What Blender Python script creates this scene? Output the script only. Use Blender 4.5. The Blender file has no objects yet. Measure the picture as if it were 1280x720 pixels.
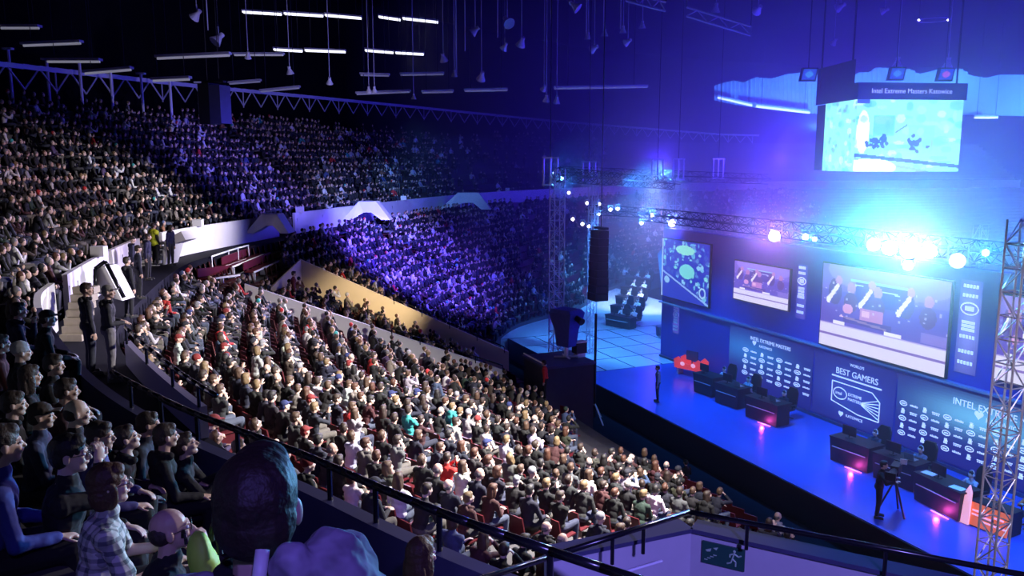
import bpy, bmesh, math, random
import numpy as np
from mathutils import Vector, Matrix, Euler
random.seed(7)
rng = np.random.default_rng(7)
S = bpy.context.scene
C = S.collection
PI = math.pi

# ------------------------------------------------------------------ camera
CAMZ, FPX, PITCH = 11.0, 1020.0, math.radians(8.9)
SP, CP = math.sin(PITCH), math.cos(PITCH)
cd = bpy.data.cameras.new('camera'); cam = bpy.data.objects.new('camera', cd); C.objects.link(cam)
cam.location = (0, 0, CAMZ); cam.rotation_euler = (PI / 2 - PITCH, 0, 0)
cd.sensor_width = 36; cd.lens = FPX / 1280 * 36; cd.clip_end = 500; cd.clip_start = 0.05
S.camera = cam
w = bpy.data.worlds.new('world'); S.world = w; w.use_nodes = True
w.node_tree.nodes['Background'].inputs[0].default_value = (0.01, 0.01, 0.05, 1)
w.node_tree.nodes['Background'].inputs[1].default_value = 0.05
S.view_settings.view_transform = 'Standard'; S.view_settings.look = 'None'
S.view_settings.exposure = 0.0; S.view_settings.gamma = 1.0; S.view_settings.use_curve_mapping = False
S.cycles.use_denoising = True
S.cycles.max_bounces = 4; S.cycles.diffuse_bounces = 2; S.cycles.glossy_bounces = 2
S.cycles.volume_bounces = 0; S.cycles.sample_clamp_indirect = 4
S.cycles.volume_step_rate = 5


def ray(x, y):
    a, b = (x - 640) / FPX, (360 - y) / FPX
    return Vector((a, CP + SP * b, -SP + CP * b))


def at(x, y, t):
    return Vector((0, 0, CAMZ)) + ray(x, y) * t


def atz(x, y, z):
    r = ray(x, y)
    return Vector((0, 0, CAMZ)) + r * ((z - CAMZ) / r.z)


def proj(p):
    d = Vector(p) - Vector((0, 0, CAMZ))
    t = d.y * CP - d.z * SP
    if t < .05: return None
    return (640 + FPX * d.x / t, 360 - FPX * (d.y * SP + d.z * CP) / t, t)


NN = Vector((0.919, 0.394, 0)).normalized()    # across the stage, away from the stand
UU = Vector((0.394, -0.919, 0)).normalized()   # along the stage, towards the camera


def su(a, b, z=0.0):                            # stage coordinates: a across, b along
    return NN * a + UU * b + Vector((0, 0, z))


def on_wall(x, y, a):                           # where a sight line meets the plane a = const
    r = ray(x, y); t = (a - 0) / (r.dot(NN))
    p = Vector((0, 0, CAMZ)) + r * t
    return p.dot(UU), p.z


# ------------------------------------------------------------------ lamps of the hall and rig, with added fill lights
def lamp(kind, loc, target, energy, color, size=0.3, angle=60, blend=0.6, name='stage_light'):
    l = bpy.data.lights.new(name, kind); o = bpy.data.objects.new(name, l); C.objects.link(o)
    o.location = loc; l.energy = energy; l.color = color
    if kind == 'SPOT':
        l.spot_size = math.radians(angle); l.spot_blend = blend; l.shadow_soft_size = size
    elif kind == 'POINT':
        l.shadow_soft_size = size
    elif kind == 'AREA':
        l.size = size
    if target is not None:
        o.rotation_euler = (Vector(target) - Vector(loc)).to_track_quat('-Z', 'Y').to_euler()
    return o


CAMP = Vector((0, 0, CAMZ))
# white key over the near stand, from the front rig
lamp('SPOT', su(12.2, -14, 12), (-2, 20, 3), 33000, (1, .93, .90), .5, 95, .9, 'key_light')
lamp('SPOT', su(12.2, -36, 11), (-8, 26, 5), 24000, (.72, .62, 1), .5, 70, .8, 'key_light')
# white onto the upper stand at the left
lamp('SPOT', su(12.2, -26, 15), (-22, 31, 10), 7500, (1, .78, .85), .5, 42, .9, 'key_light')
# blue-violet onto the middle of both stands
lamp('SPOT', (-3, 40, 14), (-6.5, 50, 4.5), 60000, (.11, .07, 1), .4, 52, .7, 'blue_light')
lamp('SPOT', (-2, 38, 15), (-17.5, 50, 9.5), 16000, (.13, .10, 1), .4, 34, .9, 'blue_light')
lamp('SPOT', (-9.5, 54, 14), (-6, 74, 7.5), 5000, (.12, .35, 1), .4, 42, .7, 'blue_light')
# blue wash on the stage and the floor behind it
for b, e in ((-12, 6000), (-19, 6500), (-26, 6500), (-33, 5000)):
    lamp('SPOT', su(21.2, b, 9.5), su(23.2, b, 0), e, (.02, .26, 1), .3, 76, .8, 'blue_light')
lamp('SPOT', (7, 44, 11), (8, 50, 0), 16000, (.06, .34, 1), .3, 85, .7, 'blue_light')
lamp('SPOT', (10, 56, 11), (12, 64, 0), 30000, (.08, .40, 1), .3, 90, .7, 'blue_light')
# haze lights on the rig: (pixel x, y, depth), colour, energy
for x, y, t, col, e in ((968, 295, 34, (.62, .22, 1), 8500), (1010, 296, 33, (.05, .75, 1), 1500), (1095, 300, 29, (.03, .60, 1), 13000),
                        (1140, 312, 28.5, (.32, .66, 1), 14000), (1232, 316, 25.5, (.03, .5, 1), 1500), (840, 279, 45, (.6, .2, 1), 1500),
                        (702, 223, 41.5, (.04, .25, 1), 5000), (815, 269, 46, (.5, .45, 1), 3000)):
    p = at(x, y, t)
    lamp('SPOT', p, p + (CAMP + Vector((0, 0, 3)) - p).normalized(), e, col, .12, 64, .8, 'beam_light')
for p, e in (((18, 38, 11), 1900), ((17, 52, 11), 1900), ((26, 62, 11), 4600), ((36, 50, 12), 5200), ((14, 78, 11), 1800), ((30, 88, 13), 4500), ((19, 24, 11), 900)):
    lamp('POINT', p, None, e * 1.6, (.05, .022, 1), .4, name='blue_light')  # unseen points added to fill the haze with blue glow

lamp('SPOT', (3.2, -3, 13.5), (2.2, 6.3, 7.6), 4600, (.30, .24, 1), .3, 34, .6, name='blue_light')
lamp('SPOT', (1.5, -3.5, 14.5), (-.5, 3, 9.5), 1100, (.22, .15, 1), .2, 26, .8, name='blue_light')
lamp('SPOT', su(12.2, -30, 12), (-14.6, 37, 8.4), 17000, (.96, .9, 1), .3, 34, .9, 'key_light')  # fill spot added to whiten the curved parapet
lamp('SPOT', su(12.2, -34, 9), (-17, 54, 15.8), 5500, (.5, .45, 1), .3, 52, .7, 'key_light')  # added spot that brightens the roof truss
lamp('SPOT', su(12.2, -40, 13), (-10, 57, 7.5), 15000, (.30, .38, 1), .3, 36, .9, 'blue_light')  # blue spot added to lift the far parapet
lamp('SPOT', su(12.2, -9, 11.5), (-2.6, 6.5, 8.8), 4300, (1, .93, .95), .3, 44, .7, 'key_light')  # extra spot added so the foreground faces catch white light
lamp('SPOT', su(12.2, 0, 13), (10.7, 16.8, 4), 3500, (.75, .65, 1), .3, 44, .7, 'key_light')  # spot added to light up the right lattice tower
lamp('SPOT', (9.5, 55, 10), (10.5, 62, .8), 14000, (.9, .88, 1), .3, 50, .7, 'key_light')  # added spot brightening the players at the team desks
for x in (30, 44, 58): lamp('SPOT', (x, 82, 14), (x, 95, 21), 42000, (.07, .30, 1), .3, 80, .7, 'blue_light')  # blue spots added to make the roof cladding show
lamp('SPOT', (14, 74, 11), (13, 88, 3), 3500, (1, .35, .35), .3, 60, .7, 'key_light')
# ------------------------------------------------------------------ helpers
def sock(nt, a, b): nt.links.new(a, b)


def mat(name, col, rough=.7, metal=0., emit=None, es=1., noise=0., nscale=8., bump=0., objcol=False, attr=None):
    m = bpy.data.materials.new(name); m.use_nodes = True; nt = m.node_tree; b = nt.nodes['Principled BSDF']
    b.inputs['Roughness'].default_value = rough; b.inputs['Metallic'].default_value = metal
    b.inputs['Base Color'].default_value = (*col, 1)
    src = None
    if objcol:
        n = nt.nodes.new('ShaderNodeObjectInfo'); src = n.outputs['Color']
    if attr:
        n = nt.nodes.new('ShaderNodeAttribute'); n.attribute_name = attr; src = n.outputs['Color']
    if noise > 0 or bump > 0:
        t = nt.nodes.new('ShaderNodeTexCoord'); nz = nt.nodes.new('ShaderNodeTexNoise'); nz.inputs['Scale'].default_value = nscale
        sock(nt, t.outputs['Object'], nz.inputs['Vector'])
        if noise > 0:
            mx = nt.nodes.new('ShaderNodeMix'); mx.data_type = 'RGBA'; mx.blend_type = 'MULTIPLY'
            mr = nt.nodes.new('ShaderNodeMapRange'); mr.inputs[3].default_value = 1 - noise; mr.inputs[4].default_value = 1 + noise * .4
            sock(nt, nz.outputs[0], mr.inputs[0]); mx.inputs[0].default_value = 1
            if src: sock(nt, src, mx.inputs[6])
            else: mx.inputs[6].default_value = (*col, 1)
            sock(nt, mr.outputs[0], mx.inputs[7]); src = mx.outputs[2]
        if bump > 0:
            bp = nt.nodes.new('ShaderNodeBump'); bp.inputs['Strength'].default_value = bump; bp.inputs['Distance'].default_value = .02
            sock(nt, nz.outputs[0], bp.inputs['Height']); sock(nt, bp.outputs[0], b.inputs['Normal'])
    if src and emit != 'attr': sock(nt, src, b.inputs['Base Color'])
    if emit == 'attr':
        b.inputs['Base Color'].default_value = (.01, .01, .01, 1)
        sock(nt, src, b.inputs['Emission Color']); b.inputs['Emission Strength'].default_value = es
    elif emit:
        b.inputs['Emission Color'].default_value = (*emit, 1); b.inputs['Emission Strength'].default_value = es
    return m


M = dict(
    concrete=mat('concrete', (.10, .095, .10), .85, noise=.4, nscale=1.5),
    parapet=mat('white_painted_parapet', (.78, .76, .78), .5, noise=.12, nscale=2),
    lilac2=mat('wall_purple_light_tint', (.20, .18, .30), .5, noise=.08),  # purple light on the guard wall is put into its colour
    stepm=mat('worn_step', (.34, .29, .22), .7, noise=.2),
    lilac=mat('white_wall_lilac_light_tint', (.42, .40, .52), .5, noise=.08),  # white wall; the lilac light on it is mixed into the colour
    rig=mat('black_painted_truss', (.05, .05, .08), .5, .3),
    cream=mat('cream_painted_wall', (.80, .66, .44), .6, noise=.1, nscale=2),
    dark=mat('dark_panel', (.03, .03, .05), .6, noise=.3, nscale=3),
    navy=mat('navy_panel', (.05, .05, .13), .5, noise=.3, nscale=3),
    black=mat('black_paint', (.01, .01, .012), .5),
    roof=mat('black_roof', (.004, .004, .006), .9, noise=.4, nscale=.2),
    steel=mat('galvanised_steel', (.55, .55, .58), .35, .9),
    alu=mat('aluminium', (.8, .8, .86), .35, .25),
    greysteel=mat('grey_painted_steel', (.62, .62, .72), .5, .2),
    whitepaint=mat('white_painted_steel', (.8, .8, .85), .4),
    rail=mat('black_handrail', (.012, .012, .02), .22, .3),
    stage=mat('glossy_blue_stage_floor', (.06, .12, .62), .25, noise=.1, nscale=1),
    pit=mat('black_floor', (.012, .012, .02), .7, noise=.4, nscale=1),
    backwall=mat('stage_wall_panel', (.04, .04, .40), .45, noise=.1, nscale=.6),
    seat=mat('red_plastic_seat', (.09, .008, .014), .45, noise=.2, nscale=12),
    seatf=mat('seat_attr', (.2, .02, .03), .45),
    tube=mat('lit_fluorescent_tube', (.9, .9, .9), .4, emit=(.86, .88, 1), es=1.6),
    lens=mat('lit_lamp_lens', (.9, .9, .9), .2, emit=(.9, 1, 1), es=14),
    lensw=mat('small_lit_lens', (.9, .9, .9), .2, emit=(1, .9, 1), es=5),
    skin=mat('skin', (.6, .4, .32), .5, objcol=True, noise=.08, nscale=20),
    hair=mat('hair', (.1, .06, .04), .6, objcol=True, noise=.35, nscale=60, bump=.3),
    cloth=mat('cloth', (.1, .1, .1), .85, objcol=True, noise=.25, nscale=14, bump=.15),
    crowd=mat('crowd_clothes_and_skin', (.1, .1, .1), .8, attr='col'),
    screen=mat('screen_picture', (0, 0, 0), .5, attr='col', emit='attr', es=1.0),
    screen2=mat('bright_screen_picture', (0, 0, 0), .5, attr='col', emit='attr', es=1.3),
    white=mat('white_print', (.8, .8, .85), .5),
    glow=mat('backlit_lettering', (.8, .8, .9), .5, emit=(.55, .7, 1), es=.9),
    yellow=mat('hi_vis_yellow', (.75, .85, .05), .6),
    red=mat('red_plastic', (.7, .03, .03), .4),
)

for k_m in ('pit', 'roof', 'concrete'): M[k_m].node_tree.nodes['Principled BSDF'].inputs['Specular IOR Level'].default_value = .05


class MB:
    def __init__(s): s.v = []; s.f = []; s.c = None

    def add(s, vs, fs):
        o = len(s.v); s.v += [tuple(v) for v in vs]; s.f += [tuple(i + o for i in f) for f in fs]; return s

    def box(s, c, d, rz=0., R=None):
        x, y, z = d[0] / 2, d[1] / 2, d[2] / 2
        R = R or Matrix.Rotation(rz, 3, 'Z'); c = Vector(c)
        vs = [c + R @ Vector(p) for p in ((-x, -y, -z), (x, -y, -z), (x, y, -z), (-x, y, -z), (-x, -y, z), (x, -y, z), (x, y, z), (-x, y, z))]
        return s.add(vs, [(0, 3, 2, 1), (4, 5, 6, 7), (0, 1, 5, 4), (1, 2, 6, 5), (2, 3, 7, 6), (3, 0, 4, 7)])

    def tube(s, a, b, r, r2=None, n=8):
        a, b = Vector(a), Vector(b); r2 = r if r2 is None else r2
        q = (b - a).to_track_quat('Z', 'Y').to_matrix() if (b - a).length > 1e-6 else Matrix.Identity(3)
        vs = [];
        for p, rr in ((a, r), (b, r2)):
            vs += [p + q @ Vector((rr * math.cos(2 * PI * i / n), rr * math.sin(2 * PI * i / n), 0)) for i in range(n)]
        fs = [(i, (i + 1) % n, n + (i + 1) % n, n + i) for i in range(n)] + [tuple(range(n))[::-1], tuple(range(n, 2 * n))]
        return s.add(vs, fs)

    def path(s, pts, r, n=6):
        for a, b in zip(pts, pts[1:]): s.tube(a, b, r, n=n)
        return s

    def ell(s, c, r, R=None, nu=12, nv=8):
        c = Vector(c); R = R or Matrix.Identity(3)
        vs = [c + R @ Vector((0, 0, -r[2]))]
        for j in range(1, nv):
            ph = -PI / 2 + PI * j / nv
            vs += [c + R @ Vector((r[0] * math.cos(ph) * math.cos(2 * PI * i / nu), r[1] * math.cos(ph) * math.sin(2 * PI * i / nu), r[2] * math.sin(ph))) for i in range(nu)]
        vs.append(c + R @ Vector((0, 0, r[2]))); e = len(vs) - 1
        fs = [(0, 1 + (i + 1) % nu, 1 + i) for i in range(nu)]
        for j in range(nv - 2):
            fs += [(1 + j * nu + i, 1 + j * nu + (i + 1) % nu, 1 + (j + 1) * nu + (i + 1) % nu, 1 + (j + 1) * nu + i) for i in range(nu)]
        fs += [(e, 1 + (nv - 2) * nu + i, 1 + (nv - 2) * nu + (i + 1) % nu) for i in range(nu)]
        return s.add(vs, fs)

    def cap(s, a, b, ra, rb, n=10):
        return s.tube(a, b, ra, rb, n).ell(a, (ra,) * 3, nu=n, nv=6).ell(b, (rb,) * 3, nu=n, nv=6)

    def prism(s, pts, off):
        n = len(pts); off = Vector(off)
        vs = [Vector(p) for p in pts] + [Vector(p) + off for p in pts]
        return s.add(vs, [tuple(range(n))[::-1], tuple(range(n, 2 * n))] + [(i, (i + 1) % n, n + (i + 1) % n, n + i) for i in range(n)])

    def quad(s, a, b, c, d): return s.add([a, b, c, d], [(0, 1, 2, 3)])

    def mesh(s, name, m=None, smooth=False):
        me = bpy.data.meshes.new(name); me.from_pydata(s.v, [], s.f); me.update()
        if m: me.materials.append(m)
        if smooth: me.polygons.foreach_set('use_smooth', [True] * len(me.polygons))
        return me

    def build(s, name, m, parent=None, smooth=False, fix=True):
        me = s.mesh(name, m, smooth)
        if fix:
            bm = bmesh.new(); bm.from_mesh(me); bmesh.ops.recalc_face_normals(bm, faces=bm.faces); bm.to_mesh(me); bm.free()
        o = bpy.data.objects.new(name, me); C.objects.link(o); o.parent = parent
        return o


def tag(o, label=None, cat=None, group=None, kind=None):
    if label: o['label'] = label
    if cat: o['category'] = cat
    if group: o['group'] = group
    if kind: o['kind'] = kind
    return o


def empty(name, loc=(0, 0, 0), rz=0., label=None, cat=None, group=None):
    o = bpy.data.objects.new(name, None); C.objects.link(o); o.location = loc; o.rotation_euler = (0, 0, rz)
    o.empty_display_size = .2
    return tag(o, label, cat, group)


def struct(o): o['kind'] = 'structure'; return o


def copy_tree(o, parent=None):
    c = o.copy(); C.objects.link(c); c.parent = parent
    for ch in list(o.children): copy_tree(ch, c)
    return c


def text_mesh(s, size, align='LEFT', extrude=.004):
    cu = bpy.data.curves.new('lettering', 'FONT'); cu.body = s; cu.size = size; cu.align_x = align; cu.extrude = extrude
    o = bpy.data.objects.new('lettering', cu); C.objects.link(o)
    bpy.context.view_layer.update()
    me = bpy.data.meshes.new_from_object(o.evaluated_get(bpy.context.evaluated_depsgraph_get()))
    bpy.data.objects.remove(o); return me


# ------------------------------------------------------------------ shape of the bowl
CTRL = [((10, -1.5), (19, 1)), ((4, 2.8), (14.5, 8)), ((0, 5.6), (11.4, 13.2)), ((-1.94, 7.3), (9.8, 17)), ((-3.96, 9.05), (8.2, 20.7)), ((-6.38, 11.8), (6.2, 25.2)),
        ((-9.96, 17), (4, 30)), ((-11.5, 20.5), (2.6, 33.4)), ((-13.8, 28.5), (.5, 38.5)), ((-14.7, 34.2), (-.8, 42)), ((-13.8, 41), (-1.2, 46)), ((-11, 53), (0.3, 53)),
        ((-6.1, 68.7), (5, 60)), ((0, 81.4), (9, 70)), ((12, 97), (18, 83)), ((26, 111), (31, 96)), ((45, 121), (46, 105)), ((80, 128), (79, 112))]
ZTOP = [4.3, 4.3, 4.3, 4.3, 4.7, 5.3, 5.5, 5.5, 5.6, 5.8, 6.0, 6.2, 6.2, 6.2, 6.2, 6.2, 6.2, 6.2]


def cr(P, u):
    i = min(max(int(u), 0), len(P) - 2); t = u - i
    p0, p1, p2, p3 = P[max(i - 1, 0)], P[i], P[i + 1], P[min(i + 2, len(P) - 1)]
    return .5 * ((2 * p1) + (-p0 + p2) * t + (2 * p0 - 5 * p1 + 4 * p2 - p3) * t * t + (-p0 + 3 * p1 - 3 * p2 + p3) * t ** 3)


RP = [np.array(c[0], float) for c in CTRL]; FP = [np.array(c[1], float) for c in CTRL]
US = np.linspace(0, len(CTRL) - 1, 341)
Rc = np.array([cr(RP, u) for u in US]); Fc = np.array([cr(FP, u) for u in US])
Tn = np.gradient(Rc, axis=0); Tn /= np.linalg.norm(Tn, axis=1)[:, None]
ON = np.stack([-Tn[:, 1], Tn[:, 0]], 1)           # outward normal candidates
mid = Fc - Rc
sgn = np.sign((ON * mid).sum(1)); ON = -ON * sgn[:, None]
k_ = np.ones(15) / 15
ON = np.stack([np.convolve(np.pad(ON[:, j], 7, 'edge'), k_, 'valid') for j in (0, 1)], 1); ON /= np.linalg.norm(ON, axis=1)[:, None]
ZT = np.interp(US, range(len(ZTOP)), ZTOP)
WALK, ZW = 1.5, 6.8
D = np.linalg.norm(Fc - Rc, axis=1)
NR = 17                                            # rows of the lower stand


def low_line(k):                                   # back edge of lower row k (0 = topmost)
    v = (WALK + (D - WALK) * k / NR) / D
    return Rc + (Fc - Rc) * v[:, None]


def low_z(k): return ZT * (1 - k / (NR - 1)) + .25 * (k / (NR - 1))


def up_line(d): return Rc + ON * d
TR, RISE = .8, .497
NU = 13


def up_z(k): return ZW + .35 + RISE * k


def strip(mb, A, za, B, zb, i0=0, i1=None):
    i1 = i1 or len(A); za = np.broadcast_to(za, (len(A),)); zb = np.broadcast_to(zb, (len(A),))
    vs = []
    for i in range(i0, i1): vs += [(A[i][0], A[i][1], za[i]), (B[i][0], B[i][1], zb[i])]
    n = i1 - i0
    mb.add(vs, [(2 * i, 2 * i + 1, 2 * i + 3, 2 * i + 2) for i in range(n - 1)])


def solid_wall(mb, A, z0, z1, th, i0, i1, nrm=None):
    nrm = ON if nrm is None else nrm
    B = A + nrm * th
    z0 = np.broadcast_to(z0, (len(A),)); z1 = np.broadcast_to(z1, (len(A),))
    strip(mb, A, z0, A, z1, i0, i1); strip(mb, A, z1, B, z1, i0, i1); strip(mb, B, z1, B, z0, i0, i1)
    for i in (i0, i1 - 1):
        mb.quad((*A[i], z0[i]), (*A[i], z1[i]), (*B[i], z1[i]), (*B[i], z0[i]))


# lower stand
mb = MB()
for k in range(NR):
    A, B = low_line(k), low_line(k + 1); z = low_z(k)
    strip(mb, A, z, B, z)
    if k < NR - 1: strip(mb, B, z, B, low_z(k + 1))
    else: strip(mb, B, z, B, -1.2)
struct(mb.build('floor_lower_stand', M['concrete'], fix=False))
mb = MB(); L0 = low_line(0)
strip(mb, up_line(.2), ZW, L0, ZW); strip(mb, L0, ZW, L0, low_z(0))
struct(mb.build('floor_walkway', M['pit'], fix=False))
mb = MB()
for k in range(NU):
    a, b = up_line(.12 + TR * k), up_line(.12 + TR * (k + 1))
    strip(mb, a, up_z(k), b, up_z(k)); strip(mb, b, up_z(k), b, up_z(k + 1))
struct(mb.build('floor_upper_stand', M['concrete'], fix=False))
OUT = up_line(14.6)
mb = MB(); strip(mb, up_line(.12 + TR * NU), up_z(NU), OUT, up_z(NU))
struct(mb.build('floor_top_ledge', M['concrete'], fix=False))
mb = MB(); strip(mb, OUT, up_z(NU) - 2, OUT, 26.5)
struct(mb.build('wall_outer', M['roof'], fix=False))
mb = MB(); mb.box((20, 40, 26.6), (260, 260, .4)); struct(mb.build('ceiling', M['roof']))
mb = MB(); mb.box((20, 60, -1.3), (260, 260, .2)); struct(mb.build('floor', M['pit']))
mb = MB(); mb.box((96, 20, 12), (.5, 220, 30)); struct(mb.build('wall_right', M['roof']))
mb = MB(); mb.box((20, -40, 12), (220, .5, 30)); struct(mb.build('wall_behind', M['roof']))
# ------------------------------------------------------------------ parapets, portals, gangway walls
def idx_px(x, near):                                # index on the parapet line seen at pixel column x
    best, bi = 1e9, 0
    lo, hi = (40, 125) if near else (125, 300)
    for i in range(lo, hi):
        q = proj((*Rc[i], 8.0))
        if q and abs(q[0] - x) < best: best, bi = abs(q[0] - x), i
    return bi


GRID = []
for k in range(NR):
    A, B = low_line(k), low_line(k + 1); zz = low_z(k)
    for i in range(40, 330, 1):
        for v in (.25, .75):
            p = A[i] * (1 - v) + B[i] * v; GRID.append((p[0], p[1], zz[i], i, k))
GRID = np.array(GRID)


def bowl_px(x, y, h=0.0, tmin=14):                  # point of the lower stand seen at a pixel, h above its steps
    X, Y, Z = GRID[:, 0], GRID[:, 1], GRID[:, 2] + h - CAMZ
    t = Y * CP - Z * SP; px_ = 640 + FPX * X / t; py_ = 360 - FPX * (Y * SP + Z * CP) / t
    d2 = (px_ - x) ** 2 + (py_ - y) ** 2 + np.where(t < tmin, 1e9, 0)
    c = np.argmin(d2 + t * .02)
    return Vector(GRID[c, :3]), int(GRID[c, 3]), int(GRID[c, 4])


ia, ib, ic, id_, ie, if_, ig = idx_px(78, True), idx_px(86, False), idx_px(178, False), idx_px(204, False), idx_px(354, False), idx_px(366, False), 340
ia = max(range(60, 130), key=lambda i: -abs(proj((*Rc[i], 8.0))[0] - 76) - abs(proj((*Rc[i], 8.0))[2] - 20))
ia = 139
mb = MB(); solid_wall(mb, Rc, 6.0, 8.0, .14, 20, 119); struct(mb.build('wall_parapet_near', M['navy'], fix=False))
for nm, a, b in (('left', 118, ia), ('middle', ib, ic), ('right', id_, ie), ('far', if_, ig)):
    mb = MB(); solid_wall(mb, Rc, 6.0, 8.0, .14, a, b); struct(mb.build('wall_parapet_' + nm, M['parapet'], fix=False))


def rail_line(pts, posts, base, name, label, r=.035, m='rail', group=None):
    root = empty(name, pts[0], 0, label, 'handrail', group); o0 = Vector(pts[0])
    MB().path([Vector(p) - o0 for p in pts], r, 8).build('rail_bar', M[m], root, True)
    for p, zb in posts: MB().tube(Vector(p) - o0, Vector((p[0], p[1], zb)) - o0, r * .7).build('post', M[m], root)
    return root


# rail over the near parapet
pts = [(*(Rc[i] + ON[i] * .07), 8.32) for i in range(30, 92, 2)]
rail_line(pts, [(pts[j], 8.0) for j in range(1, len(pts) - 1, 3)], 8, 'parapet_handrail', 'black tube handrail running along the top of the dark near parapet', .035)
# inner guard of the walkway at the near left
IG = Rc - ON * 1.38
i0 = min(range(40, 125), key=lambda i: abs(proj((*IG[i], 7.8))[0] - 248)); i1 = min(range(40, 125), key=lambda i: abs(proj((*IG[i], 7.8))[0] - 150))
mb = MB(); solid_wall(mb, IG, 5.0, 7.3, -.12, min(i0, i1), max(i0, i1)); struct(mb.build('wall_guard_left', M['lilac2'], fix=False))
pts = [(*IG[i], 7.65) for i in range(min(i0, i1) - 4, max(i0, i1), 2)]
rail_line(pts, [(pts[j], 7.3) for j in range(2, len(pts), 3)], 8, 'walkway_handrail', 'black handrail on the sloping wall right of the two standing men', .04)
# pit steps beside the two standing men
st = MB(); q = at(78, 436, 19.2)
for j in range(8):
    st.box(q + Vector((.23, .12 * j, .09 + .17 * j)), (.52, .30, .16))
struct(st.build('trim_steps', M['stepm']))
st = MB(); q = at(176, 336, 33)
for j in range(6): st.box(q + Vector((.3, .2 * j, .1 + .17 * j)), (1.0, .30, .12))
struct(st.build('trim_steps_far', M['parapet']))


def portal(x0, x1, xa, xb, yb, yt, t, n):
    P = lambda x, y: at(x, y, t)
    a, b, c, d = P(x0, yb), P(xa, yt), P(xb, yt), P(x1, yb - (2 if n > 1 else 0))
    lw = (d - a).length * .19; th = (b - a).z * .6
    r = (d - a).normalized()
    mb = MB(); off = Vector((-r.y, r.x, 0)).normalized() * 1.2
    ai, di, bi, ci = a + r * lw, d - r * lw, b + r * lw * .55 - Vector((0, 0, th)), c - r * lw * .55 - Vector((0, 0, th))
    mb.prism([a, b, bi, ai], off); mb.prism([b, c, ci, bi], off); mb.prism([c, d, di, ci], off)
    e = mb.build('wall_portal', M['parapet']); return struct(e)


portal(306, 361, 326, 346, 292, 268, 42, 1); portal(428, 488, 448, 470, 275, 252, 53, 1); portal(549, 614, 572, 598, 262, 241, 68, 1)
# white sloping wedge with a rail behind the two men
mb = MB(); a = [at(119, 366, 21), at(119, 334, 21), at(131, 333, 21), at(153, 376, 21)]; mb.prism(a, (0.05, .6, 0)); struct(mb.build('wall_portal_near', M['parapet']))
pts = [at(119, 368, 20.9), at(119, 336, 20.9), at(131, 327, 20.9), at(134, 331, 20.9), at(155, 372, 20.9)]
rail_line(pts, [], 0, 'portal_handrail', 'black bent handrail on the small white wedge wall behind the standing men', .05)
mb = MB(); a = [at(200, 332, 33.2), at(206, 300, 33.2), at(226, 289, 33.2), at(232, 300, 33.2), at(214, 306, 33.2), at(206, 332, 33.2)]; mb.prism(a, (0.2, .8, 0)); struct(mb.build('wall_portal_guard', M['parapet']))
# small white boxes on the parapet
for j, x in enumerate((126, 246, 378, 507, 632)):
    i = idx_px(x, False); p = (*Rc[i], 8.16)
    tag(MB().box(p, (.42, .3, .32)).build('number_box', M['parapet']), ('white box on the curved parapet left of the person in a yellow vest', 'white box on the parapet right of the person in a yellow vest', 'white box on the parapet between the two nearest portals', 'white box on the bluish parapet between second and third portal', 'white box on the parapet right of the farthest portal')[j], 'box', None)
# two walls down the slope
def slope_wall(name, pxs, h, z0, m, th=.15, ex=0):
    P = [bowl_px(x, y, h)[0] for x, y in pxs]
    a, b = P[0], P[-1]; n = 14; mb = MB(); r = (b - a); r.z = 0; nn = Vector((-r.y, r.x, 0)).normalized() * th
    pts = [a.lerp(b, j / n) for j in range(n + 1)]
    mb.prism([p + Vector((0, 0, h)) for p in pts] + [p + Vector((0, 0, z0)) for p in pts[::-1]], nn)
    struct(mb.build(name, m)); return a, b


W2 = slope_wall('wall_gangway_far', [(375, 326), (645, 424)], 1.35, -1.0, M['cream'])
W1 = slope_wall('wall_gangway_near', [(310, 357), (632, 462)], .95, -1.0, M['parapet'])
wm_ = W2[0].lerp(W2[1], .35); lamp('SPOT', su(12.2, -31, 9), (wm_.x, wm_.y, wm_.z + .8), 7000, (1, .80, .55), .3, 34, .9, 'key_light')  # warm spot added to light the cream wall
c0, c1 = W2[0], bowl_px(330, 358, .6)[0]
mb = MB(); mb.prism([c0 + Vector((0, 0, 1.35)), c1 + Vector((0, 0, .5)), c1 + Vector((0, 0, -1)), c0 + Vector((0, 0, -1))], (.1, -.1, 0)); struct(mb.build('wall_gangway_end', M['cream']))
for nm, W, h, px0, px1, lab in (('gangway_handrail', W2, 1.5, .45, .98, 'dark handrail running down the cream wall beside the blue lit crowd'), ('gangway_handrail', W1, 1.15, .55, .99, 'dark handrail on the white wall behind the near crowd')):
    pts = [W[0].lerp(W[1], px0 + (px1 - px0) * j / 8) + Vector((0, 0, h)) for j in range(9)]
    rail_line(pts, [(p, p.z - .3) for p in pts[::2]], 0, nm, lab, .03)
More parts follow.
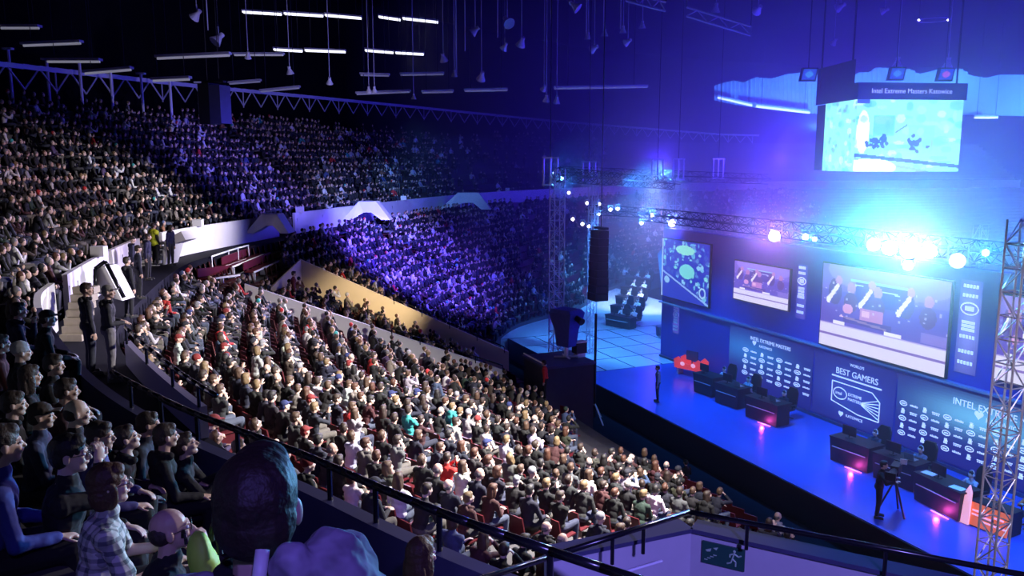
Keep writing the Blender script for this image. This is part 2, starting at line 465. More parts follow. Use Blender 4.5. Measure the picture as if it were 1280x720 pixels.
# bench seats left of the cream wall
for j, ((x0, y0), (x1, y1)) in enumerate((((286, 334), (323, 314)), ((312, 344), (346, 322)), ((262, 330), (300, 312)), ((240, 322), (270, 308)), ((258, 352), (290, 338)))):
    a, b = bowl_px(x0, y0, .45)[0], bowl_px(x1, y1, .45)[0]
    root = empty('spectator_bench', a, math.atan2((b - a).y, (b - a).x), ('empty dark red bench right of the white posts', 'empty dark red bench nearest the cream wall corner', 'empty dark red bench beside the white railing', 'leftmost empty dark red bench near the person in yellow vest', 'empty dark red bench lowest below the white railing')[j], 'bench', None)
    L = (b - a).length; dz = b.z - a.z
    MB().prism([(0, -.2, .4), (L, -.2, .4 + dz), (L, -.2, .46 + dz), (0, -.2, .46)], (0, .4, 0)).build('seat', M['seat'], root)
    MB().prism([(0, .24, .5), (L, .24, .5 + dz), (L, .24, .85 + dz), (0, .24, .85)], (0, .04, 0)).build('backrest', M['seat'], root)
    MB().prism([(0, -.24, .38), (L, -.24, .38 + dz), (L, -.24, .46 + dz), (0, -.24, .46)], (0, .04, 0)).build('edge_strip', M['parapet'], root)
    for s in (.1, .5, .9): MB().box((L * s, 0, .2 + dz * s), (.06, .3, .42)).build('leg', M['greysteel'], root)
pp = [bowl_px(x, y, 1.0)[0] + Vector((0, 0, 1.0)) for x, y in ((262, 316), (285, 309), (297, 306), (310, 300))]
rail_line(pp, [(p, p.z - 1.0) for p in pp], 0, 'bench_railing', 'white tube railing with four posts above the empty benches', .04, 'whitepaint')
# near portal wall with the emergency sign
Cn, An, Bn = atz(864, 664, 8.0), atz(690, 700, 8.0), atz(1330, 768, 8.0)
mb = MB()
for a, b in ((An, Cn), (Cn, Bn)):
    d = (b - a); nn = Vector((-d.y, d.x, 0)).normalized() * .14
    mb.prism([a, b, Vector((b.x, b.y, 5)), Vector((a.x, a.y, 5))], nn)
struct(mb.build('wall_portal_front', M['lilac']))
mb = MB()
for a, b in ((An, Cn), (Cn, Bn)):
    d = (b - a); nn = Vector((-d.y, d.x, 0)).normalized()
    mb.prism([a - nn * .03, b - nn * .03, b - nn * .03 + Vector((0, 0, .035)), a - nn * .03 + Vector((0, 0, .035))], nn * .2)
struct(mb.build('trim_portal', M['navy']))
A2, C2, B2 = atz(700, 692, 8.22), atz(862, 640, 8.22), atz(1330, 728, 8.22)
rail_line([A2 + (A2 - C2) * 1.5, A2, C2, B2], [(A2.lerp(C2, .38), 8.0), (A2.lerp(C2, .62), 8.0), (C2.lerp(B2, .18), 8.), (C2.lerp(B2, .57), 8.)], 8, 'portal_top_handrail', 'black handrail bending over the lilac wall with the running man sign', .022)
g1, g2 = at(778, 716, 6.4), at(828, 701, 6.45)
tag(MB().tube(g1 - (g2 - g1) * .4, g2, .012).build('grab_rail', mat('lilac_painted_tube', (.6, .58, .8), .3)), 'slim lilac grab rail on the left face of the near stair wall', 'handrail')
# sign
d = (Bn - Cn).normalized(); nn = Vector((-d.y, d.x, 0)).normalized()
sc_ = Cn + d * ((atz(880, 680, 7.9) - Cn).dot(d)); se = Cn + d * ((atz(934, 690, 7.9) - Cn).dot(d))
sl = (se - sc_).length
sr = empty('emergency_sign', sc_ - nn * .012 + Vector((0, 0, -.05)), math.atan2(d.y, d.x), 'dark green emergency exit sign with stairs arrow and running man', 'sign')
MB().box((sl / 2, 0, -sl * .27), (sl, .015, sl * .54)).build('sign_plate', mat('dark_green_sign', (.015, .07, .06), .4), sr)
mg = mat('pale_green_print', (.30, .45, .38), .5)
a = MB(); H = sl
for j in range(4): a.box((H * (.10 + .07 * j), -.011, -H * (.44 - .05 * j)), (H * .08, .004, H * .018))
a.prism([(H * .08, -.011, -H * .2), (H * .22, -.011, -H * .14), (H * .2, -.011, -H * .22), (H * .12, -.011, -H * .24)], (0, .004, 0))
a.prism([(H * .26, -.011, -H * .12), (H * .38, -.011, -H * .08), (H * .34, -.011, -H * .16)], (0, .004, 0))
a.build('stairs_pictogram', mg, sr)
a = MB(); K = H
a.ell((K * .76, -.011, -K * .09), (K * .035, .004, K * .035))
for p, q in (((.76, .13), (.72, .28)), ((.76, .15), (.86, .20)), ((.86, .20), (.92, .16)), ((.75, .15), (.66, .19)), ((.66, .19), (.66, .25)), ((.72, .28), (.80, .34)), ((.80, .34), (.80, .45)), ((.72, .28), (.69, .38)), ((.69, .38), (.60, .42))):
    a.tube((K * p[0], -.011, -K * p[1]), (K * q[0], -.011, -K * q[1]), K * .018, n=6)
a.build('running_man_pictogram', mg, sr)

# ------------------------------------------------------------------ roof ring truss, columns
def ytr(x): return float(np.interp(x, (-200, 0, 250, 500, 700, 900, 1300), (58, 80, 108, 132, 152, 168, 178)))


TRp = []
TC = up_line(13.0)
for i in range(90, 320):
    p = TC[i]; q = proj((p[0], p[1], 16));
    if q is None: continue
    t = q[2]; z = at(q[0], ytr(q[0]), t).z
    for _ in range(4):
        q = proj((p[0], p[1], z)); z = at(q[0], ytr(q[0]), q[2]).z
    if -150 < q[0] < 1350: TRp.append(Vector((p[0], p[1], z)))
L = [0.]
for a, b in zip(TRp, TRp[1:]): L.append(L[-1] + (b - a).length)
NB = int(L[-1] / 2.3); smp = np.linspace(0, L[-1], NB * 2 + 1)
tp = [Vector([np.interp(s, L, [p[j] for p in TRp]) for j in range(3)]) for s in smp]
root = empty('roof_ring_truss', tp[0], 0, 'long curved grey roof truss with zigzag bracing above the upper stand', 'truss'); o0 = tp[0]
mb = MB()
for a, b in zip(tp, tp[1:]):
    d = b - a; mb.box((a + b) / 2 - o0, ((d).length + .02, .12, .26), math.atan2(d.y, d.x))
mb.build('top_chord', M['greysteel'], root)
mb = MB()
for j, p in enumerate(tp[:-1]):
    lo = Vector((0, 0, -1.25))
    if j % 2 == 0:
        mb.tube(p - o0, tp[j + 1] + lo * .95 - o0, .05, n=5)
        if j: mb.tube(p - o0, tp[j - 1] + lo * .95 - o0, .05, n=5)
    elif j % 4 == 1: mb.tube(p + Vector((0, 0, -.1)) - o0, p + lo * 1.05 - o0, .045, n=5)
bo = mb.build('bracing', M['greysteel'], root)
for j, (xt, yt, yb, xb) in enumerate(((10, 62, 129, 12), (58, 75, 131, 57), (99, 78, 138, 97), (138, 90, 138, 136), (176, 93, 140, 172), (212, 100, 144, 208), (248, 104, 143, 242))):
    a, b = at(xt, yt, 44 + j * 1.5), at(xb, yb, 44 + j * 1.5); b = Vector((a.x, a.y, b.z - .8))
    mb = MB().tube(b, a, .085, n=8).box(a + Vector((0, 0, .05)), (.5, .3, .1))
    tag(mb.build('column', M['whitepaint']), ('leftmost white column behind the top row of the upper stand', 'second white column from the left edge at the stand top', 'third white column, below a long horizontal tube', 'fourth white column from the left, under the roof truss', 'fifth white column with a small bracket on top', 'sixth white column, beside the last one before the speaker', 'rightmost white column, just left of the big hung speaker')[j], 'column', 'white columns under the roof')

# ------------------------------------------------------------------ ceiling lamps
def cz(p): return min(26.3, p.z + 6)


def tube_light(p, q, lit, label, group, nt_=2):
    a, b = p, q
    root = empty('fluorescent_light', a, 0, label, 'ceiling light', group)
    d = b - a; dn = d.normalized(); s = Vector((-dn.y, dn.x, 0)) * .16
    MB().prism([-s * 1.5, s * 1.5, d + s * 1.5, d - s * 1.5], (0, 0, .12)).build('housing', M['greysteel'], root)
    for k in ((-1, 1) if nt_ == 2 else (0,)):
        MB().tube(s * k + Vector((0, 0, -.05)) + dn * .05, d + s * k + Vector((0, 0, -.05)) - dn * .05, .085 if lit is M['tube'] else .06).build('tube', lit, root)
    for e in (.15, .85): MB().tube(d * e + Vector((0, 0, .1)), d * e + Vector((0, 0, 26.45 - a.z)), .02, n=4).build('hanger', M['black'], root)


dim = mat('dim_tube_added_glow', (.7, .7, .75), .5, emit=(.5, .5, .62), es=.3)  # unlit tubes: weak added glow stands in for light falling on them
dim2 = mat('faint_tube_added_glow', (.5, .5, .55), .5, emit=(.35, .35, .6), es=.16)  # same added glow, weaker, for the farther unlit tubes
TL = [((303, 14), (352, 17), 0, 'leftmost lit tube light of the top row'), ((355, 16), (404, 19), 0, 'second lit tube light of the top row'), ((406, 18), (452, 22), 0, 'third lit tube light of the top row, before the gap'),
      ((473, 20), (501, 24), 0, 'lit tube light just right of the gap in the top row'), ((503, 22), (548, 27), 0, 'rightmost lit tube light of the top row'),
      ((342, 61), (378, 63), 1, 'left tube light of the second row, slightly dimmer'), ((381, 62), (432, 64), 1, 'second tube light of the second row'), ((456, 62), (492, 65), 1, 'tube light right of the gap in the second row'), ((494, 65), (530, 67), 1, 'rightmost tube light of the second row'),
      ((0, 34), (50, 34), 2, 'single dim tube at the top left corner of the hall'), ((28, 56), (102, 53), 2, 'single dim tube above the second column'), ((58, 76), (126, 76), 2, 'dim tube across the second and third columns'), ((105, 91), (165, 86), 2, 'dim tube above the fourth column'),
      ((190, 100), (238, 98), 2, 'dim tube above the sixth column'), ((195, 72), (288, 68), 2, 'long dim tube left of a small floodlight'), ((292, 68), (355, 68), 2, 'long dim tube right of a small floodlight'), ((286, 104), (326, 101), 3, 'faint tube just above the truss near the hung speaker'),
      ((325, 114), (375, 109), 3, 'faint tube close above the truss, right of the hung speaker'), ((450, 93), (487, 94), 3, 'faint tube left in the third row'), ((500, 93), (555, 92), 3, 'faint tube right in the third row'), ((445, 117), (513, 114), 3, 'faint tube left in the lowest row'), ((527, 115), (567, 114), 3, 'faint tube in the middle of the lowest row'),
      ((580, 113), (635, 112), 3, 'faint tube right in the lowest row'), ((692, 110), (810, 108), 3, 'long faint tube in the blue part of the roof')]
for (a, b), (c, d), k, lab in TL:
    tt = 62 if k < 2 else 42 if a < 260 else 58
    tube_light(at(a, b, tt), at(c, d, tt), (M['tube'], M['tube'], dim, dim2)[k], lab, 'tube lights under the roof', 2 if k < 2 else 1)


def flood(x, y, sz, yaw, pit, label, t=50, m='whitepaint'):
    p = at(x, y, t); root = empty('floodlight', p, yaw, label, 'floodlight', 'floodlights under the roof')
    R = Matrix.Rotation(pit, 3, 'X'); s = sz * t / 1020
    mb = MB(); mb.tube(R @ Vector((0, 0, .25 * s)), R @ Vector((0, 0, -.45 * s)), .16 * s, .5 * s, 12); mb.tube(R @ Vector((0, 0, .5 * s)), R @ Vector((0, 0, .25 * s)), .2 * s, .2 * s, 10)
    mb.build('housing', M[m], root)
    MB().tube(R @ Vector((0, 0, -.46 * s)), R @ Vector((0, 0, -.47 * s)), .45 * s, .45 * s, 12).build('lens', M['steel'], root)
    MB().tube((0, 0, .2 * s), (0, 0, .9 * s), .06 * s, n=6).tube((0, 0, .9 * s), (0, 0, 26.45 - p.z), .025, n=4).build('yoke', M['greysteel'], root)


FL = [(246, 18, 14, 1.2, .9, 'white floodlight left of a hanging rod above the upper stand'), (273, 48, 16, -.8, -.8, 'white floodlight below the hanging rod at the left'), (310, 69, 9, .5, .5, 'small floodlight between two long dim tubes'),
      (362, 88, 10, -.3, .3, 'small floodlight under the left end of the second tube row'), (412, 101, 9, .3, .5, 'small floodlight above the truss under the tube gap'), (461, 112, 8, 0, .3, 'left one of two tiny floodlights side by side'), (468, 112, 8, 0, .3, 'right one of two tiny floodlights side by side'),
      (517, 121, 7, 0, 0, 'tiny floodlight just above the middle of the truss'), (594, 38, 12, 1.5, .9, 'floodlight right of two hanging rods in the middle'), (554, 72, 11, -.4, .5, 'floodlight right of the second tube row'), (634, 26, 15, .5, -.9, 'bright floodlight hanging at the top middle'), (718, 7, 14, 1.3, -.9, 'floodlight at the top edge, right of the middle'),
      (652, 52, 13, .5, .7, 'square floodlight below the bright one in the middle'), (631, 58, 10, .9, .7, 'violet floodlight below and left of the square one'), (602, 95, 12, .4, .7, 'violet lit floodlight right below the hanging rods'), (568, 92, 8, 0, .3, 'small floodlight at the lower end of a hanging rod'), (735, 45, 9, 0, .1, 'left one of four rod hung lamps in the roof'), (756, 41, 9, 0, .1, 'second one of four rod hung lamps in the roof'),
      (779, 37, 9, 0, .1, 'third one of four rod hung lamps in the roof'), (803, 31, 9, 0, .1, 'fourth one of four rod hung lamps in the roof'), (743, 60, 11, .9, 1.2, 'tilted slim floodlight below the four rod lamps'), (785, 52, 10, .9, 1.2, 'second tilted slim floodlight right below the four rod lamps'), (895, 10, 12, .2, .2, 'blue lit floodlight at the top edge left of a white one'), (948, 11, 13, .2, 1.2, 'white lit floodlight at the top edge of the blue part'),
      (680, 110, 8, .6, .8, 'small floodlight above a pair of blue lamps over the truss'), (683, 123, 9, .2, .4, 'left blue lamp of a pair just above the truss'), (696, 125, 9, .2, .4, 'right blue lamp of a pair just above the truss'), (1051, 8, 12, .7, 1.2, 'small bright floodlight at the top edge above the video cube'), (1106, 13, 10, .9, 1.3, 'slim floodlight right of the top edge one over the cube'),
      (1122, 78, 13, 0, .2, 'flat white floodlight above the left small monitor'), (1185, 79, 14, 0, .2, 'flat white floodlight above the right small monitor'), (1043, 52, 9, .4, .8, 'small floodlight above the dark block of the video cube')]
for x, y, sz, yw, pt, lab in FL: flood(x, y, sz, yw, pt, lab)
for j, (x0, y0, x1, y1) in enumerate(((258, 2, 258, 37), (570, 38, 570, 92), (581, 28, 581, 63), (622, 8, 620, 46), (689, 2, 686, 29), (755, 0, 753, 38), (733, 20, 733, 44), (776, 16, 776, 36))):
    a, b = at(x0, y0, 50), at(x1, y1, 50); b = Vector((a.x, a.y, b.z))
    tag(MB().tube(b, Vector((a.x, a.y, 26.45)), .035, n=6).build('hanging_rod', M['whitepaint']), ('thin white rod hanging between the two left floodlights', 'longest thin rod, left of two rods in the middle roof', 'thin rod just left of a floodlight in the middle roof', 'thin rod at the bright middle floodlight', 'thin rod hanging alone right of the middle', 'thin rod of the second of four rod lamps', 'thin rod of the first of four rod lamps', 'thin rod of the third of four rod lamps')[j], 'rod', 'rods hanging from the roof')
# catwalk beams at the top right of the roof
for j, (x0, y0, x1, y1) in enumerate(((782, 1, 832, 14), (858, 20, 938, 44))):
    a, b = at(x0, y0, 48), at(x1, y1, 48); d = b - a
    root = empty('catwalk_beam', a, 0, ('slanting grey lattice beam at the top edge, left of the joint', 'slanting grey lattice beam right of the joint under the roof')[j], 'beam', 'slanting catwalk beams')
    u = Vector((0, 0, .5)); MB().tube((0, 0, 0), d, .07).tube(u, d + u, .07).build('chord', M['greysteel'], root)
    mb = MB()
    for k in range(6): mb.tube(d * (k / 6) + (u if k % 2 else u * 0), d * ((k + 1) / 6) + (u * 0 if k % 2 else u), .04, n=5)
    mb.build('lacing', M['greysteel'], root)
    for e in (0, 1): MB().tube(d * e + u, Vector((d.x * e, d.y * e, 26.45 - a.z)), .03, n=4).build('hanger', M['black'], root)
# hoop lamp
hp = at(1167, 25, 48); mb = MB(); pr = [hp + Vector((math.cos(2 * PI * k / 24) * .86, math.sin(2 * PI * k / 24) * .86, 0)) for k in range(25)]
root = empty('hoop_lamp', hp, 0, 'thin round hoop with two small lamps above the video cube', 'hoop')
MB().path([p - hp for p in pr], .03).build('hoop', M['whitepaint'], root)
for s in (-.86, .86): MB().ell((s, 0, 0), (.08, .08, .06)).build('lamp', M['lensw'], root); MB().tube((s, 0, 0), (s, 0, 26.45 - hp.z), .015, n=4).build('cable', M['black'], root)
# hung speaker over the upper stand
q = at(268, 130, 46)
root = empty('hanging_speaker', q, -.35, 'big dark blue speaker cluster hung in front of the roof truss', 'speaker')
MB().box((-.35, 0, 0), (.75, .9, 2.25)).build('cabinet', M['black'], root); MB().box((.4, 0, -.05), (.75, .9, 2.1)).build('cabinet', M['navy'], root)  # right cabinet in navy: blue sheen on that side put into the colour
MB().box((.05, 0, 1.2), (1.5, .3, .1)).build('frame', M['black'], root)
for s in (-.4, .4): MB().tube((s, 0, 1.2), (s, 0, 26.45 - q.z), .03, n=4).build('chain', M['black'], root)
# ------------------------------------------------------------------ stage
AW = 25.6; WB0 = on_wall(826, 425, 25.6)[0]                                            # stage wall plane
Zr = math.atan2(UU.y, UU.x)                          # local x along the wall, local -y towards the audience... (x,-y)->(u,-n)


def rect_su(a0, a1, b0, b1, z0, z1):
    return [su(a0, b0, z1), su(a1, b0, z1), su(a1, b1, z1), su(a0, b1, z1)], Vector((0, 0, z0 - z1))


mb = MB(); P, o = rect_su(19.4, 26, -36.6, -4, -1.2, 0); mb.prism(P, o); struct(mb.build('floor_stage', M['stage']))
mb = MB(); P, o = rect_su(19.36, 19.4, -36.6, -4, -1.2, -.03); mb.prism(P, o); struct(mb.build('wall_stage_fascia', M['black']))
tm = bpy.data.materials.new('light_floor_panels'); tm.use_nodes = True; nt = tm.node_tree; pb = nt.nodes['Principled BSDF']
tc = nt.nodes.new('ShaderNodeTexCoord'); bk = nt.nodes.new('ShaderNodeTexBrick'); bk.offset = 0; bk.inputs['Scale'].default_value = 1
bk.inputs['Brick Width'].default_value = 1.75; bk.inputs['Row Height'].default_value = 2.3; bk.inputs['Mortar Size'].default_value = .05
bk.inputs['Color1'].default_value = (.55, .6, .68, 1); bk.inputs['Color2'].default_value = (.5, .56, .66, 1); bk.inputs['Mortar'].default_value = (.05, .06, .12, 1)
nt.links.new(tc.outputs['Object'], bk.inputs['Vector']); nt.links.new(bk.outputs[0], pb.inputs['Base Color']); pb.inputs['Roughness'].default_value = .25
mb = MB(); mb.prism([(0, 0, 0), (12.5, 0, 0), (12.5, 9.3, 0), (0, 9.3, 0)], (0, 0, -1.2)); e = mb.build('floor_panels', tm)
e.location = su(19.4, -36.62, 0.0); e.rotation_euler = (0, 0, math.atan2(NN.y, NN.x)); struct(e)
mb = MB(); P, o = rect_su(17.5, 36, -90, -45.94, -1.2, 0.0); mb.prism(P, o); struct(mb.build('floor_far', mat('pale_arena_floor', (.50, .55, .62), .3, noise=.15, nscale=.5)))
mb = MB(); P, o = rect_su(AW, AW + .4, WB0, -5, -1.2, 7.3); mb.prism(P, o); struct(mb.build('wall_stage_back', M['backwall']))
mb = MB(); P, o = rect_su(AW - .22, AW + .02, WB0, -5, 3.12, 3.2); mb.prism(P, o); struct(mb.build('trim_ledge', mat('bright_metal_ledge', (.7, .72, .9), .2, .6)))
mb = MB(); P, o = rect_su(AW - .1, AW + .02, WB0, -5, 0, .12); mb.prism(P, o); struct(mb.build('trim_wall_foot', M['navy']))


def lerp(a, b, t): return a + (b - a) * t


class Canvas:
    def __init__(s, w, h, c=(0, 0, 0)): s.w, s.h = w, h; s.a = np.zeros((h, w, 3)); s.a[:] = c; s.X, s.Y = np.meshgrid((np.arange(w) + .5) / w, (np.arange(h) + .5) / h)

    def rect(s, x0, y0, x1, y1, c, al=1.):
        m = (s.X >= x0) & (s.X < x1) & (s.Y >= y0) & (s.Y < y1); s.a[m] = s.a[m] * (1 - al) + np.array(c) * al

    def ell(s, cx, cy, rx, ry, c, al=1.):
        m = ((s.X - cx) / rx) ** 2 + ((s.Y - cy) / ry) ** 2 < 1; s.a[m] = s.a[m] * (1 - al) + np.array(c) * al

    def line(s, x0, y0, x1, y1, r, c, al=1.):
        ax = s.w / s.h; dx, dy = (x1 - x0) * ax, y1 - y0; l = dx * dx + dy * dy + 1e-9
        t = np.clip((((s.X - x0) * ax) * dx + (s.Y - y0) * dy) / l, 0, 1)
        d = np.hypot((s.X - x0) * ax - t * dx, s.Y - y0 - t * dy); m = d < r; s.a[m] = s.a[m] * (1 - al) + np.array(c) * al


def screen_mesh(P00, P10, P11, P01, cv, name, m, parent):   # corners: top-left, top-right, bottom-right, bottom-left
    W, H = cv.w, cv.h; u = np.linspace(0, 1, W + 1); v = np.linspace(0, 1, H + 1)
    A, B, Cc, Dd = [np.array(p) for p in (P00, P10, P11, P01)]
    V = (A[None, None] * ((1 - u)[None, :, None] * (1 - v)[:, None, None]) + B * (u[None, :, None] * (1 - v)[:, None, None]) + Cc * (u[None, :, None] * v[:, None, None]) + Dd * ((1 - u)[None, :, None] * v[:, None, None])).reshape(-1, 3)
    j, i = np.meshgrid(np.arange(H), np.arange(W), indexing='ij'); a = (j * (W + 1) + i).ravel()
    F = np.stack([a, a + W + 1, a + W + 2, a + 1], 1)
    me = bpy.data.meshes.new(name); me.vertices.add(len(V)); me.vertices.foreach_set('co', V.ravel()); me.loops.add(F.size); me.loops.foreach_set('vertex_index', F.ravel())
    me.polygons.add(len(F)); me.polygons.foreach_set('loop_start', np.arange(len(F)) * 4); me.update(calc_edges=True)
    at_ = me.attributes.new('col', 'FLOAT_COLOR', 'CORNER'); c = np.ones((len(F), 4, 4)); c[:, :, :3] = cv.a.reshape(-1, 1, 3); at_.data.foreach_set('color', c.ravel())
    me.materials.append(m); o = bpy.data.objects.new(name, me); C.objects.link(o); o.parent = parent; return o


def tables_picture(cx=0., kx=1., seed=1):
    cv = Canvas(128, 72, (.13, .08, .55)); r = random.Random(seed)
    cv.rect(0, 0, 1, .30, (.20, .13, .62)); cv.ell(.55, .05, .5, .25, (.35, .25, .8), .7)
    cv.rect(.25, .14, .75, .17, (.35, .6, .9)); cv.rect(.3, .17, .7, .42, (.07, .04, .38)); cv.line(.28, .2, .75, .25, .008, (.6, .7, 1))
    for x in (.12, .40, .70):                       # players leaning, pale arms
        cv.ell(x, .32, .06, .16, (.10, .05, .30)); cv.ell(x + .03, .18, .03, .055, (.55, .25, .55)); cv.line(x + .02, .25, x - .05, .42, .028, (.95, .85, 1)); cv.ell(x - .055, .43, .018, .045, (1, .95, 1))
    for x in (.26, .48, .86): cv.ell(x, .25, .035, .07, (.5, .22, .5)); cv.ell(x, .42, .06, .12, (.12, .05, .30))
    cv.ell(.24, .50, .045, .06, (.75, .35, .65)); cv.rect(.34, .46, .53, .60, (.55, .22, .55)); cv.rect(.36, .48, .42, .55, (.85, .5, .7)); cv.line(.18, .60, .56, .65, .012, (.9, .6, .8)); cv.rect(.2, .60, .6, .66, (.07, .03, .3), .7)
    for _ in range(26): x, y = r.random(), r.uniform(.2, .6); cv.rect(x, y, x + .015, y + .02, (.7, .6, .95), .7)
    cv.rect(.0, .71, 1, 1, (.80, .76, 1)); cv.rect(.12, .67, .22, .72, (.92, .88, 1)); cv.rect(.55, .67, .68, .72, (.92, .88, 1)); cv.rect(0, .84, 1, .856, (.25, .16, .55)); cv.rect(0, .71, 1, .72, (.5, .4, .8))
    cv.rect(.82, .58, 1, .70, (.35, .25, .75), .6)
    return cv


def led_screen(name, xa, xb, ztop, zbot, cv, label, group):
    b0 = on_wall(*xa, AW - .15)[0]; b1 = on_wall(*xb, AW - .15)[0]; c = (b0 + b1) / 2
    root = empty(name, su(AW - .15, c, zbot), Zr, label, 'screen', group); hw = abs(b1 - b0) / 2; h = ztop - zbot
    screen_mesh((-hw, -.02, h), (hw, -.02, h), (hw, -.02, 0), (-hw, -.02, 0), cv, 'picture', M['screen'], root)
    MB().box((0, .05, h / 2), (2 * hw + .1, .1, h + .1)).build('housing', M['black'], root)
    return root


bt = on_wall(1180, 476, AW - .15)
led_screen('led_screen', (1024, 430), (1180, 476), 6.75, 3.3, tables_picture(), 'big middle led screen showing players over a white caption strip', None)
led_screen('led_screen', (917, 371), (985, 387), 6.2, 4.35, tables_picture(seed=5), 'smaller led screen showing players, left of the big one', None)
led_screen('led_screen', (1243, 455), (1345, 490), 6.6, 3.75, tables_picture(seed=9), 'led screen cut by the right picture edge behind the lattice tower', None)
cv = Canvas(90, 74, (.02, .04, .55)); r = random.Random(3)
for _ in range(150):
    x, y = r.random(), r.random(); 
    if y - .45 > x * .55: continue
    cv.ell(x, y, r.uniform(.01, .045), r.uniform(.01, .05), r.choice([(.15, .55, .8), (.25, .8, .75), (.1, .3, .7), (.3, .7, .95), (.05, .12, .6)]), .9)
cv.ell(.55, .5, .16, .12, (.2, .75, .75)); cv.ell(.5, .15, .2, .08, (.3, .85, .7)); cv.line(0, .55, 1, .98, .015, (.3, .5, .95)); cv.rect(0, .0, .02, 1, (.5, .7, 1)); cv.ell(.88, .8, .07, .09, (.4, .7, 1)); cv.ell(.88, .8, .045, .06, (.03, .05, .55)); cv.ell(.12, .7, .06, .06, (.3, .6, .9))
led_screen('led_screen', (827, 363), (885, 388), 6.75, 3.55, cv, 'leftmost led screen with a green and blue game map', None)


def wall_text(s, px, py, size, root, m='glow', z=None, align='LEFT', name='lettering'):
    b, zz = on_wall(px, py, AW - .04); me = text_mesh(s, size, align); me.materials.append(M[m])
    o = bpy.data.objects.new(name, me); C.objects.link(o); o.matrix_basis = Matrix.Translation(su(AW - .05, b, zz)) @ Matrix.Rotation(Zr, 4, 'Z') @ Matrix.Rotation(PI / 2, 4, 'X')
    o.parent = root; return o


def band(x0, y0, x1, y1, cv, name, label, ztop=2.95, zb=.2):
    b0 = on_wall(x0, y0, AW - .04)[0]; b1 = on_wall(x1, y1, AW - .04)[0]
    root = empty(name, (0, 0, 0), 0, label, 'banner'); P = lambda b, z: su(AW - .03, b, z)
    screen_mesh(P(b0, ztop), P(b1, ztop), P(b1, zb), P(b0, zb), cv, 'backlit_panel', M['screen'], root)
    return root, b0, b1


def heart(cx, z, s, root):
    pts = []
    for k in range(20):
        t = 2 * PI * k / 20; x = 16 * math.sin(t) ** 3; y = 13 * math.cos(t) - 5 * math.cos(2 * t) - 2 * math.cos(3 * t) - math.cos(4 * t)
        pts.append(su(AW - .06, cx + x / 32 * s, z + y / 32 * s))
    MB().prism(pts, -NN * .01).build('heart_mark', M['glow'], root)


def logos(root, b0, b1, z0, z1, nx, ny, seed):
    r = random.Random(seed); dx = (b1 - b0) / nx; dz = (z1 - z0) / ny
    for j in range(ny):
        for i in range(nx):
            b = b0 + dx * (i + .5); z = z1 - dz * (j + .5); k = (i + 2 * j) % 4; mb = MB(); o = lambda db, dz_: su(AW - .055, b + db * dx, z + dz_ * dz)
            bx = lambda a0, a1, c0, c1: mb.prism([o(a0, c0), o(a1, c0), o(a1, c1), o(a0, c1)], -NN * .01)
            if k == 0:
                for q in range(14):
                    t0, t1 = 2 * PI * q / 14, 2 * PI * (q + 1) / 14
                    mb.tube(o(.33 * math.cos(t0), .3 * math.sin(t0)), o(.33 * math.cos(t1), .3 * math.sin(t1)), .018, n=4)
                bx(-.18, .18, -.08, .08)
            elif k == 1:
                for q in range(5): bx(-.36 + .15 * q, -.25 + .15 * q, -.10, .10 + .06 * (q % 2))
            elif k == 2:
                bx(-.12, .12, -.02, .32); bx(-.16, .16, -.34, -.06); bx(-.05, .2, .0, .1)
            else:
                bx(-.34, .34, .0, .12)
                for q in range(4): bx(-.3 + .16 * q, -.2 + .16 * q, -.22, -.06)
            mb.build('sponsor_mark', M['glow'], root)


def grad(w, h, cx, cy, rx, ry, hi=(.16, .50, 1), lo=(.012, .012, .24)):
    cv = Canvas(w, h, lo); g = np.exp(-(((cv.X - cx) / rx) ** 2 + ((cv.Y - cy) / ry) ** 2)); cv.a = cv.a + g[..., None] * (np.array(hi) - np.array(lo)); return cv


# left sponsor panel
root, b0, b1 = band(912, 420, 1016, 455, grad(40, 24, .25, .35, .45, .25, (.03, .18, .65)), 'sponsor_banner', 'left sponsor panel with a grid of pale marks under the smaller screen')
logos(root, on_wall(928, 440, AW)[0], b1, .7, 2.1, 8, 5, 1)
wall_text('INTEL EXTREME MASTERS', 938, 424, .24, root); heart(on_wall(944, 434, AW)[0], 2.42, .26, root); wall_text('KATOWICE', 949, 434, .17, root)
# middle panel
root, b0, b1 = band(1018, 455, 1118, 505, grad(40, 30, .5, .5, .5, .35, (.03, .06, .5)), 'title_banner', 'middle stage panel with large pale lettering and a framed oval emblem')
bm_ = on_wall(1071, 480, AW)[0]
for s, z, sz in (("WORLD'S", 2.66, .17), ('BEST GAMERS', 2.22, .36)):
    me = text_mesh(s, sz, 'CENTER'); me.materials.append(M['glow']); o = bpy.data.objects.new('lettering', me); C.objects.link(o)
    o.matrix_basis = Matrix.Translation(su(AW - .05, bm_, z)) @ Matrix.Rotation(Zr, 4, 'Z') @ Matrix.Rotation(PI / 2, 4, 'X'); o.parent = root
MB().prism([su(AW - .05, bm_ - 1.3, 2.06), su(AW - .05, bm_ + 1.3, 2.06), su(AW - .05, bm_ + 1.3, 2.12), su(AW - .05, bm_ - 1.3, 2.12)], -NN * .01).build('underline', M['glow'], root)
mb = MB(); Q = lambda x, z: su(AW - .055, bm_ + x, z)
mb.path([Q(-1.25, 1.0), Q(-1.25, 1.85), Q(.85, 1.85), Q(1.25, 1.55), Q(1.25, .75), Q(.2, .75), Q(-1.25, 1.0)], .022, 4)
for k in range(6): mb.tube(Q(.35, 1.3 - .02 * k), Q(1.2, 1.6 - .15 * k), .016, n=4)
for q in range(20):
    t0, t1 = 2 * PI * q / 20, 2 * PI * (q + 1) / 20; mb.tube(Q(-.8 + .36 * math.cos(t0), 1.4 + .24 * math.sin(t0)), Q(-.8 + .36 * math.cos(t1), 1.4 + .24 * math.sin(t1)), .022, n=4)
mb.build('emblem_frame', M['glow'], root)
